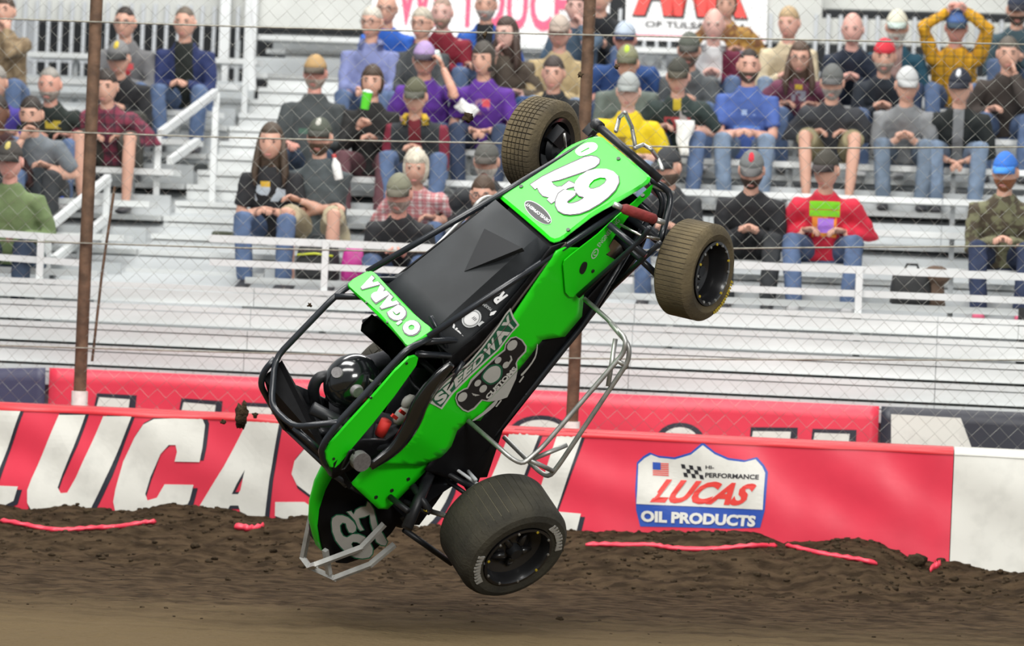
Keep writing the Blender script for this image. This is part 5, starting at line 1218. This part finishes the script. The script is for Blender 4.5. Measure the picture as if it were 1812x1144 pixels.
    if hat:
        kind, c1, c2 = hat
        mb = head_shell(lambda x, y, z: (1.12 if z < .75 else 1.12) if z > .27 else .84)
        cap = on_head(mb, 'knit_cap' if kind == 'knit' else ('visor_hat' if kind == 'visor' else 'cap'), cmat(c1))
        if kind == 'visor': pass
        if kind != 'knit':
            mb = MB(); rows = []
            for i in range(11):
                t = -1.0 + 2.0 * i / 10; an_ = t * 1.05
                x_, y_ = math.sin(an_), -math.cos(an_); q = 1 - (t * t) ** 1.5
                rows.append([V3((.080 * x_, .100 * y_, .046)), V3((.080 * x_ * 1.04, .100 * y_ - .045 * q, .040 - .010 * t * t)), V3((.080 * x_ * 1.0, .100 * y_ - .088 * q, .016 - .020 * t * t))])
            mb.loft(rows, False, False); b_ = on_head(mb, 'brim', cmat(c2), cap); md = b_.modifiers.new('t', 'SOLIDIFY'); md.thickness = .005
            mb = MB(); mb.ell((0, -.045, .098), (.028, .05, .022), 10, 6, Matrix.Rotation(.6, 3, 'X')); 
            if hcol: on_head(mb, 'cap_badge', cmat(hcol), cap)
    if glasses:
        mb = MB()
        for sd in (-1, 1):
            mb.lathe([(.019, -.003), (.0225, 0), (.019, .003)], (sd * .032, -.103, .010), (0, 1, 0), 14, closed=True); mb.tube([(sd * .054, -.10, .012), (sd * .080, -.03, .012), (sd * .080, .02, .006)], .002, 5)
        mb.tube([(-.011, -.104, .012), (.011, -.104, .012)], .002, 5); on_head(mb, 'glasses', MATS['lens'])
    return root
mat('eye', (.035, .03, .03), .3); mat('lip', (.42, .16, .14), .5); mat('lens', (.03, .03, .035), .2); mat('shoe_dark', (.03, .03, .035), .6); mat('shoe_pale', (.45, .45, .45), .6)
JEANS, DKJ, LTJ = (.105, .16, .29), (.035, .055, .11), (.20, .27, .38)
BLK, CHAR, GRY = (.018, .019, .022), (.035, .038, .042), (.22, .23, .24)
GH, WH, BR, DB, BLD = (.30, .28, .25), (.62, .58, .50), (.07, .04, .022), (.028, .018, .013), (.50, .36, .20)
P = [
 # front benches
 dict(hx=1462, hy=303, row=1, label='spectator in bright red sweatshirt with neon print, hands on jeans', shirt=(.62, .02, .05), sk='print', sx=((0, .40, .105, .028, (.20, .62, .02), 0), (0, .345, .105, .022, (.22, .65, .02), 0), (.0, .25, .085, .07, (.85, .30, .05), 12), (.01, .26, .055, .05, (.45, .22, .85), 0)), pants=JEANS, hat=('cap', (.05, .045, .035), (.04, .03, .03)), pose='lap', hyaw=-18, build=1.15, kx=.22, collar=None),
 dict(hx=1330, hy=302, row=1, label='bearded spectator in black sweater and grey cap with red panel', shirt=BLK, hat=('cap', (.16, .17, .17), (.12, .12, .12)), hcol=(.55, .02, .04), beard=((.05, .03, .02), False), pose='clasp', build=1.12, pants=CHAR, pk='cloth', hpitch=8),
 dict(hx=1183, hy=298, row=1, label='spectator in dark grey top and charcoal cap behind the front wheel', shirt=CHAR, hat=('cap', CHAR, CHAR), pose='clasp', beard=((.10, .07, .05), False), hyaw=-30),
 dict(hx=1779, hy=306, row=1, label='red-bearded spectator in camouflage hoodie and bright blue cap', shirt=(.16, .16, .09), sk='camo', sx=(.07, .055, .035), hat=('cap', (.04, .18, .62), (.05, .25, .70)), beard=((.26, .09, .03), False), pose='clasp', pants=(.03, .045, .10), build=1.12, hyaw=-12, shoe=(.70, .12, .22)),
 dict(hx=480, hy=252, row=1, label='long-haired spectator in black printed tee and blue jeans holding a phone', shirt=BLK, sk='print', sx=((0, .34, .11, .06, (.45, .52, .58), 11), (-.03, .40, .035, .02, (.65, .42, .05), 0)), pants=JEANS, sleeve=0, hair=(.075, .05, .032), hs='long', pose='phone', build=1.0, kx=.16),
 dict(hx=566, hy=243, row=1, label='spectator in grey tee and khaki shorts with arms crossed', shirt=(.07, .085, .09), sleeve=0, shorts=True, pants=(.42, .36, .24), pk='cloth', hat=('cap', (.07, .08, .06), (.05, .05, .04)), hcol=(.45, .45, .40), beard=((.09, .055, .03), False), pose='cross', build=1.15, knees=.06),
 dict(hx=736, hy=304, row=1, label='white curly-haired spectator in red and white plaid shirt', shirt=(.68, .60, .58), sk='plaid', sx=((.45, .10, .12), (.30, .03, .05), .06), hair=(.68, .62, .50), hs='curly', pose='lap', scale=.92, sleeve=.6),
 dict(hx=706, hy=345, row=0, label='spectator in black pullover and olive cap leaning over the guard rail', shirt=BLK, hat=('cap', (.20, .20, .14), (.12, .11, .08)), beard=((.35, .28, .24), False), pose='clasp', build=1.1, skin=(.66, .34, .27)),
 dict(hx=861, hy=287, row=1, label='white-bearded spectator in dark jacket beside the tilted car', shirt=CHAR, hat=('cap', (.10, .10, .09), (.08, .07, .06)), beard=((.55, .50, .44), True), pose='lap'),
 dict(hx=855, hy=346, row=0, label='spectator with glasses and brown hair half hidden by the car tube', shirt=CHAR, hair=BR, glasses=True, pose='clasp', beard=((.20, .12, .08), False)),
 dict(hx=18, hy=286, row=0, label='spectator in olive green sweater and black cap at the aisle', shirt=(.15, .21, .09), hat=('cap', (.05, .045, .04), (.04, .035, .03)), hcol=(.50, .42, .12), pose='lap', build=1.2, pants=(.03, .05, .09), skin=(.66, .34, .28)),
 # middle left
 dict(hx=55, hy=208, row=2, label='spectator in grey tee resting chin on hand', shirt=(.16, .18, .20), sleeve=0, hair=DB, pose='chin', beard=((.06, .04, .03), False), pants=CHAR, pk='cloth', build=1.08),
 dict(hx=88, hy=152, row=3, label='grey-haired spectator in black tee with yellow print', shirt=(.018, .026, .022), sk='print', sx=((.02, .30, .06, .03, (.55, .42, .05), 12),), sleeve=0, hair=GH, hs='buzz', beard=((.35, .30, .26), False), pose='lap', skin=(.64, .33, .25)),
 dict(hx=188, hy=158, row=3, label='spectator in maroon plaid shirt and shorts behind the rusty post', shirt=(.11, .035, .055), sk='plaid', sx=((.22, .03, .06), (.03, .02, .03), .07), shorts=True, pants=(.06, .055, .045), pk='cloth', hair=DB, pose='lap', kx=.2, knees=.08),
 dict(hx=209, hy=124, row=4, label='spectator in black jacket with black and yellow cap', shirt=BLK, hat=('cap', (.20, .20, .20), (.03, .03, .03)), hcol=(.60, .45, .05), pose='clasp', pants=(.06, .06, .05), pk='cloth'),
 dict(hx=221, hy=42, row=5, label='spectator with glasses in grey hoodie with red badge', shirt=(.16, .16, .165), sk='print', sx=((.0, .33, .075, .025, (.60, .08, .09), 0), (.0, .28, .05, .02, (.40, .03, .04), 0)), hair=DB, hs='buzz', glasses=True, pose='clasp', pants=JEANS, build=1.1),
 dict(hx=327, hy=42, row=5, label='spectator in open navy jacket over black tee with yellow print', shirt=(.018, .03, .11), sk='zones', sx=(('ax', -1, .075, (.012, .016, .014)),), hair=(.15, .12, .09), hs='buzz', pose='clasp', pants=JEANS, build=1.15),
 dict(hx=8, hy=20, row=5, label='spectator in tan camouflage sleeve beside the back railing', shirt=(.26, .19, .11), sk='camo', sx=(.16, .11, .06), pose='chinr', pants=JEANS, hair=BR),
 dict(hx=-8, hy=150, row=3, label='spectator in violet sweater at the end of the bench', shirt=(.07, .05, .30), pose='lap', hair=GH),
 dict(hx=-6, hy=215, row=2, label='dark-clad spectator beside the one resting chin on hand', shirt=(.05, .02, .02), pose='clasp', hair=DB, skin=(.18, .09, .06)),
 # centre
 dict(hx=558, hy=128, row=3, label='spectator in grey-black hooded pullover and tan cap above the couple', shirt=(.05, .058, .06), sk='print', sx=((0, .33, .09, .02, (.06, .12, .09), 0),), hat=('cap', (.42, .27, .12), (.10, .08, .06)), beard=((.45, .36, .30), False), pose='lap', build=1.18, pants=(.03, .05, .09), hpitch=6, skin=(.62, .30, .24)),
 dict(hx=659, hy=145, row=3, label='spectator in black jacket holding a bright green cup', shirt=(.012, .012, .012), hair=(.06, .035, .02), hs='bob', pose='sip', pants=(.12, .05, .06), pk='cloth', scale=.95),
 dict(hx=735, hy=174, row=3, label='spectator in black and maroon jacket with yellow collar and visor hat', shirt=(.025, .03, .035), sk='zones', sx=(('ax', -1, .045, (.14, .012, .02)), ('ax', .185, 1, (.17, .012, .03))), collar=(.70, .46, .04), hat=('cap', (.10, .10, .06), (.09, .09, .07)), pose='clasp', pants=JEANS, build=1.12, kx=.2),
 dict(hx=751, hy=108, row=4, label='spectator in purple pullover and purple cap raising an arm', shirt=(.11, .03, .30), hat=('cap', (.42, .30, .55), (.05, .04, .06)), pose='raise', sleeve=.35, pants=DKJ, skin=(.62, .33, .24), build=1.05),
 dict(hx=856, hy=107, row=4, label='shouting short-haired spectator in purple printed pullover, arms folded low', shirt=(.11, .03, .30), sk='print', sx=((.0, .33, .055, .06, (.30, .16, .26), 14), (.03, .36, .03, .03, (.60, .08, .10), 0)), hair=(.06, .05, .04), hs='bob', pose='hold', sleeve=.4, pants=DKJ, hyaw=-15, build=1.05),
 dict(hx=979, hy=138, row=4, label='dark-haired spectator in black top directly above the front tyre', shirt=(.015, .017, .02), hair=(.05, .035, .03), pose='clasp', pants=(.10, .05, .04), pk='cloth', skin=(.64, .36, .28), build=1.1),
 dict(hx=1112, hy=163, row=3, label='spectator in bright yellow tee and grey cap', shirt=(.78, .58, .01), sk='print', sx=((-.0, .28, .07, .09, (.22, .15, .02), 13),), sleeve=.3, hat=('cap', (.36, .38, .37), (.28, .30, .29)), pose='lap', build=1.15, skin=(.66, .40, .32), pants=LTJ),
 dict(hx=1200, hy=138, row=4, label='spectator in dark green printed tee with yellow lanyard and camouflage cap', shirt=(.028, .045, .042), sk='print', sx=((0, .24, .10, .06, (.40, .06, .07), 11), (.05, .27, .03, .08, (.40, .38, .38), 14), (.0, .40, .03, .05, (.50, .38, .03), 0)), sleeve=0, hat=('cap', (.05, .05, .04), (.07, .06, .04)), pose='lap', build=1.1, skin=(.66, .38, .30)),
 dict(hx=1325, hy=118, row=4, label='bearded spectator in blue tee with forearms on knees', shirt=(.07, .13, .40), sk='print', sx=((.03, .36, .07, .02, (.35, .48, .75), 12), (.0, .24, .10, .02, (.10, .22, .60), 0)), sleeve=0, hair=DB, hs='buzz', beard=((.08, .05, .035), False), pose='clasp', build=1.15, skin=(.62, .34, .26), hyaw=6, pants=LTJ),
 dict(hx=1414, hy=134, row=5, label='brown-haired spectator with glasses in maroon tee beside the blue tee', shirt=(.17, .05, .09), sk='print', sx=((0, .28, .06, .05, (.28, .28, .33), 13), (0, .36, .03, .02, (.60, .42, .04), 0)), sleeve=0, hair=(.10, .06, .04), hs='long', glasses=True, pose='lap', scale=.95, kx=.14),
 dict(hx=1472, hy=160, row=4, label='grey-bearded spectator in charcoal hoodie and grey cap, bare knees showing', shirt=(.035, .038, .045), hat=('cap', (.13, .135, .13), (.10, .10, .10)), beard=((.30, .27, .25), False), shorts=True, pants=(.24, .21, .12), pk='camo', pose='lap', kx=.19, knees=.05, build=1.1),
 dict(hx=1604, hy=170, row=4, label='spectator in heather grey henley and white cap, hands between knees', shirt=(.23, .24, .25), hat=('cap', (.52, .53, .53), (.45, .46, .46)), pose='clasp', pants=(.16, .21, .28), build=1.12, sleeve=.75, hyaw=8),
 dict(hx=1697, hy=194, row=4, label='spectator in black zip jacket over grey tee with navy cap', shirt=(.012, .016, .016), sk='zones', sx=(('ax', -1, .04, (.22, .23, .24)),), hat=('cap', (.016, .02, .035), (.015, .018, .03)), hcol=(.60, .62, .65), pose='hold', pants=LTJ, build=1.1, hyaw=-10, sleeve=.6),
 dict(hx=1563, hy=152, row=5, label='spectator in red cap and dark jacket behind the heather grey henley', shirt=(.018, .024, .034), hat=('knit', (.62, .03, .05), (.6, .03, .05)), hair=BR, hs='buzz', beard=((.40, .33, .28), False), pose='clasp'),
 # upper rows
 dict(hx=1110, hy=113, row=4, label='spectator in grey-green shirt and camouflage cap with lime patch', shirt=(.14, .17, .15), hat=('cap', (.24, .24, .14), (.10, .10, .06)), hcol=(.45, .62, .06), pose='clasp', build=1.15),
 dict(hx=1106, hy=72, row=5, label='heavy spectator in royal blue tee and white-navy cap', shirt=(.025, .07, .22), hat=('cap', (.48, .55, .65), (.02, .03, .08)), sleeve=0, pose='lap', build=1.3, skin=(.60, .30, .24)),
 dict(hx=1219, hy=98, row=5, label='spectator in grey jacket and dark cap behind the green printed tee', shirt=(.10, .11, .115), hat=('cap', (.10, .11, .09), (.07, .07, .06)), pose='clasp', beard=((.18, .13, .10), False)),
 dict(hx=1262, hy=74, row=6, label='white-haired spectator in white collared shirt under maroon jacket', shirt=(.70, .70, .70), sk='zones', sx=(('x', .075, 1, (.12, .012, .035)),), hair=WH, hs='bald', collar=(.74, .74, .74), pose='clasp', skin=(.68, .40, .34)),
 dict(hx=1284, hy=42, row=7, label='brown-haired spectator in gold and brown patterned top below the red sign', shirt=(.20, .09, .04), sk='camo', sx=(.42, .24, .06), hair=(.12, .06, .03), hs='bob', pose='lap', scale=.95),
 dict(hx=1396, hy=44, row=6, label='blond spectator in cream pullover with elbows on knees', shirt=(.66, .56, .38), hair=BLD, hs='short', pose='clasp', pants=LTJ, skin=(.68, .38, .30), hyaw=-15),
 dict(hx=1508, hy=68, row=6, label='bald spectator in navy jacket before the concrete parapet', shirt=(.014, .022, .042), hair=GH, hs='bald', pose='clasp', pants=DKJ, skin=(.68, .38, .32), hyaw=-8),
 dict(hx=1587, hy=52, row=6, label='white-bearded spectator in teal jacket and cream cap', shirt=(.015, .07, .11), sk='zones', sx=(('ax', -1, .05, (.34, .22, .20)),), hat=('cap', (.66, .64, .52), (.50, .60, .55)), beard=((.66, .64, .58), True), pose='hold', pants=DKJ),
 dict(hx=1692, hy=52, row=6, label='spectator in yellow and black plaid shirt with both hands above the head', shirt=(.68, .36, .01), sk='plaid', sx=((.50, .24, .01), (.05, .04, .02), .075), hat=('cap', (.07, .14, .35), (.04, .07, .10)), pose='up', pants=JEANS, build=1.1, skin=(.62, .30, .24)),
 dict(hx=1784, hy=98, row=5, label='spectator in dark brown jacket holding a hand to the face', shirt=(.045, .035, .030), hair=(.12, .10, .08), pose='chinr', pants=JEANS, build=1.05),
 dict(hx=1800, hy=32, row=7, label='bearded spectator in slate jacket and dark cap', shirt=(.05, .09, .11), hat=('cap', (.03, .04, .07), (.02, .02, .03)), beard=((.05, .03, .02), False), pose='clasp'),
 dict(hx=990, hy=58, row=5, label='spectator in beige jacket and tan cap leaning forward', shirt=(.48, .37, .20), hat=('cap', (.48, .40, .34), (.36, .28, .23)), pose='clasp', pants=LTJ, build=1.2, skin=(.62, .34, .27)),
 dict(hx=897, hy=62, row=5, label='long-haired spectator with glasses resting chin on hand', shirt=(.10, .08, .06), hair=(.06, .035, .025), hs='long', glasses=True, pose='chin', pants=(.03, .08, .22), hyaw=-25, skin=(.66, .40, .33)),
 dict(hx=860, hy=10, row=6, label='grey-bearded spectator in open blue jacket over black tee', shirt=(.025, .12, .50), sk='zones', sx=(('ax', -1, .07, (.012, .013, .015)),), hair=GH, beard=((.42, .38, .35), False), pose='lap'),
 dict(hx=782, hy=26, row=6, label='spectator in maroon long-sleeved shirt before the pink lettering', shirt=(.22, .014, .03), hair=(.40, .28, .22), hs='buzz', beard=((.42, .30, .22), False), pose='clasp', build=1.08, skin=(.70, .42, .36)),
 dict(hx=747, hy=42, row=5, label='grey-haired spectator with glasses in dark grey jacket', shirt=(.05, .056, .06), hair=(.50, .45, .36), hs='short', glasses=True, pose='clasp', hyaw=-15),
 dict(hx=684, hy=18, row=6, label='spectator in bright blue pullover behind the lavender shirt', shirt=(.03, .13, .55), hair=GH, hs='bald', glasses=True, pose='clasp'),
 dict(hx=658, hy=40, row=5, label='white-haired spectator in lavender blue button shirt', shirt=(.19, .22, .42), hair=WH, hs='short', glasses=True, pose='clasp', pants=JEANS, build=1.25, collar=(.19, .22, .42), hyaw=-12),
 dict(hx=1020, hy=14, row=6, label='spectator in slate blue top with hands to face behind the post', shirt=(.06, .10, .15), hair=DB, pose='chinr', skin=(.66, .40, .34)),
 dict(hx=1062, hy=8, row=7, label='spectator in black top beside the post below the red sign', shirt=(.02, .022, .026), hair=DB, pose='clasp'),
]
for i, d in enumerate(P): person(seed=i, **d)
# ================================================================== things lying about the stand and in the air
def at_row(px, r, dv=0.0, dz=0.0):
    v = rowv(r) + dv; d = ray(px, 300); u = hitS(px, project(S(0, v, rowz(r)))[1], v)[0]
    return S(u, v, rowz(r) + dz)
mat('cup_blue', (.02, .09, .60), .4); mat('cup_green', (.10, .60, .03), .4); mat('cup_pale', (.60, .72, .66), .5); mat('paper', (.72, .72, .70), .8, bump=.3, bscale=12)
mat('bag_black', (.016, .017, .018), .7, bump=.3, bscale=16); mat('bag_yellow', (.50, .55, .03), .6); mat('bag_magenta', (.42, .02, .22), .5, bump=.3, bscale=14); mat('mat_green', (.05, .055, .035), .9, bump=.5, bscale=30); mat('fur', (.10, .065, .045), .9, bump=.5, bscale=50); mat('cap_red', (.5, .03, .03), .5)
def cup(p, r, h, m, label, tilt=None, lid=None):
    o = empty('cup', p)
    if tilt: o.rotation_euler = tilt
    tag(o, label, 'cup')
    mb = MB(); mb.lathe([(0, 0), (r * .78, 0), (r * .80, .004), (r, h), (r * .94, h), (r * .75, .008), (0, .008)], (0, 0, 0), (0, 0, 1), 18); mb.build('cup_body', m, o, smooth=40)
    mb = MB(); mb.lathe([(r * .98, -.004), (r * 1.06, 0), (r * .98, .005), (r * .92, 0)], (0, 0, h), (0, 0, 1), 18, closed=True); mb.build('cup_rim', lid or m, o, smooth=40)
    if lid: mb = MB(); mb.ell((0, 0, h), (r * .95, r * .95, r * .45), 14, 8); mb.build('cup_lid', lid, o, smooth=True)
    return o
cup(at_row(104, 2), .042, .14, 'cup_blue', 'blue paper cup standing on the bench beside the grey-tee spectator')
u_, z_ = hitS(645, 193, rowv(3) - .42); cup(S(u_, rowv(3) - .42, z_), .040, .13, 'cup_green', 'bright green cup with pale lid held by the black-jacketed spectator', (.1, .15, 0), 'cup_pale')
u_, z_ = hitS(776, 108, rowv(4) - .25); cup(S(u_, rowv(4) - .25, z_), .040, .07, 'cup_pale', 'pale cup held up in the raised hand of the purple-capped spectator', (.3, -.5, 0), 'cup_pale')
# bottle
u_, z_ = hitS(600, 318, rowv(1) - .30); b = empty('bottle', S(u_, rowv(1) - .30, z_)); b.rotation_euler = (0, -.25, 0); tag(b, 'white plastic bottle with red cap tucked in the crossed arms', 'bottle')
mb = MB(); mb.lathe([(0, 0), (.028, 0), (.031, .01), (.031, .11), (.014, .145), (.014, .16), (0, .16)], (0, 0, 0), (0, 0, 1), 16); mb.build('bottle_body', 'paper', b, smooth=40)
mb = MB(); mb.lathe([(0, .185), (.015, .185), (.016, .158), (0, .158)], (0, 0, 0), (0, 0, 1), 14); mb.build('bottle_cap', 'cap_red', b, smooth=40)
def bag(p, w, d, h, m, label, trim=None, name='bag', cat='bag'):
    o = empty(name, p); o.rotation_euler = (0, 0, -YAW); tag(o, label, cat); mb = MB(); rings = []
    for (z, k) in ((0, .86), (.04, 1.0), (.45, 1.02), (.8, .90), (.95, .70), (1.0, .45)):
        rings.append([V3((w / 2 * k * math.copysign(abs(math.cos(t)) ** .6, math.cos(t)), d / 2 * k * math.copysign(abs(math.sin(t)) ** .6, math.sin(t)), h * z)) * (1 + .05 * noise.noise(V3((math.cos(t) * 2, math.sin(t) * 2, z * 3 + w)))) for t in [2 * math.pi * i / 20 for i in range(20)]])
    mb.loft(rings); body = mb.build('bag_body', m, o, smooth=True)
    mb = MB(); mb.tube([V3((-w * .18, 0, h * .96)), V3((-w * .12, 0, h * 1.14)), V3((w * .12, 0, h * 1.14)), V3((w * .18, 0, h * .96))], .009, 8); mb.build('handle', m, o, smooth=True)
    mb = MB(); mb.box((0, -d * .49, h * .30), (w * .62, d * .12, h * .40)); mb.build('pocket', m, o)
    if trim:
        for zz in (.33, .62): mb = MB(); mb.tube([V3((-w * .42, -d * .50, h * zz)), V3((0, -d * .57, h * (zz + .05))), V3((w * .42, -d * .50, h * zz))], .008, 6); mb.build('trim', trim, o, smooth=True)
    return o
bag(at_row(560, 0, .0), .30, .22, .27, 'bag_black', 'black backpack with lime piping at the feet of the khaki shorts', 'bag_yellow')
bag(at_row(628, 0, -.02), .20, .16, .24, 'bag_magenta', 'shiny magenta bag beside the black backpack')
bag(at_row(1612, 0, .0), .28, .2, .24, 'bag_black', 'black bag alone on the bench behind the long guard rail')
mb = MB(); p = at_row(1656, 0, .0, .20); mb.ell(p, (.10, .08, .07), 14, 10)
for i in range(len(mb.v)): mb.v[i] = p + (mb.v[i] - p) * (1 + .3 * noise.noise((mb.v[i] - p) * 20))
p2 = at_row(1656, 0, .0, .0); mb.tube([p2 + V3((0, 0, .0)), p2 + V3((0, 0, .17))], [.07, .05], 12)
tag(mb.build('fur_hat', 'fur', smooth=True), 'brown furry bundle beside the black bag', 'hat')
# rolled mat on the first bench
a = at_row(374, 1, -.05, .028); b = at_row(446, 1, -.05, .028); mb = MB(); mb.tube([a + (b - a) * t for t in (0, .03, .25, .5, .75, .97, 1)], [.018, .027, .029, .027, .029, .027, .018], 12)
tag(mb.build('rolled_mat', 'mat_green', smooth=True), 'dark olive rolled mat on the bench beside the jeans', 'mat')
# white towel hanging from the hand of the green printed tee
u_, z_ = hitS(1212, 218, rowv(4) - .46); mb = MB(); rows = []
for j in range(9):
    t = j / 8; rows.append([S(u_ + (.075 - .045 * t) * x + .01 * math.sin(j), rowv(4) - .50 + .02 * math.sin(x * 5 + j), z_ + .02 - .27 * t) for x in [-1 + .25 * i for i in range(9)]])
mb.loft(rows, False, False); o = mb.build('towel', 'paper', smooth=True, recalc=False); md = o.modifiers.new('t', 'SOLIDIFY'); md.thickness = .006; tag(o, 'white towel hanging before the dark green printed tee', 'towel')
# napkin
u_, z_ = hitS(826, 192, rowv(4) - .40); mb = MB(); mb.loft([[S(u_ + .07 * x + .03 * y, rowv(4) - .40 + .012 * math.sin(4 * x + 3 * y), z_ - .035 * x + .035 * y + .01 * math.sin(5 * x)) for x in (-1, -.6, -.2, .2, .6, 1)] for y in (-1, -.5, 0, .5, 1)], False, False); o = mb.build('napkin', 'paper', smooth=True, recalc=False); md = o.modifiers.new('t', 'SOLIDIFY'); md.thickness = .004; tag(o, 'crumpled white napkin on the lap of the purple printed pullover', 'napkin')
# dark upright thing of unknown kind near the end of the guard rail
u_, z_ = hitS(1807, 545, GV - .06); mb = MB(); mb.bar(S(u_ + .03, GV - .06, z_), S(u_ + .025, GV - .06, z_ - .48), .04, .09, up=(1, 0, 0)); mb.bar(S(u_ + .03, GV - .06, z_ - .40), S(u_ + .03, GV - .06, z_ - .50), .06, .11, up=(1, 0, 0)); tag(mb.build('dark_object', 'bag_black'), 'black upright object before the empty steps near the white banner', 'box')
# clods thrown up by the car
def flying(px, py, yw, r, label, long=1.0):
    p = hit(px, py, (0, yw, 0), (0, 1, 0)); mb = MB(); sd = random.random() * 40
    mb.ell(p, (r, r * .8, r * long), 14, 10)
    for i in range(len(mb.v)):
        d = mb.v[i] - p; mb.v[i] = p + d * (1 + .8 * noise.noise(V3((sd, 1, 2)) + d * (1.3 / r)) + .3 * noise.noise(V3((sd, 7, 2)) + d * (3.5 / r)))
    return tag(mb.build('dirt_clod', 'clod', smooth=True), label, 'dirt clod', 'dirt clods flying through the air')
flying(428, 735, 1.6, .034, 'large dirt clod in mid-air before the big letter A', 1.9)
flying(452, 735, 1.6, .016, 'small ragged dirt clod just beside the large one'); flying(395, 747, 1.6, .014, 'small dirt clod just below the large one')
flying(828, 208, 0.3, .026, 'ragged dirt clod in mid-air before the purple printed pullover'); flying(858, 62, 0, .010, 'tiny dirt clod before the open blue jacket', 1.6)
flying(1027, 133, 0.2, .013, 'tiny dirt clod in mid-air before the rusty post'); flying(1091, 118, 0.2, .012, 'tiny dirt clod before the grey cap above the yellow tee')
flying(548, 540, 0.4, .012, 'small dirt clod inside the roll cage opening')
for (px, py, r, lab) in ((1622, 1000, .055, 'big upright dirt lump on the berm beside the red and white banner seam'), (990, 1098, .014, 'round dirt lump on the track just below the rear tyre'), (1770, 1015, .02, 'dirt lump on the berm before the white banner'), (403, 1028, .018, 'dark dirt lump on the track before the tail bumper')):
    d = ray(px, py); t = 14.0
    while True:
        p = CAM + d * t
        if p.z < ground_z(p.x, p.y) or t > 24: break
        t += .01
    mb = MB(); clod(p + V3((0, 0, r * .5)), r, mb, 14, 10); tag(mb.build('dirt_lump', 'clod', smooth=True), lab, 'dirt lump')
bpy.data.scenes.remove(WORK)
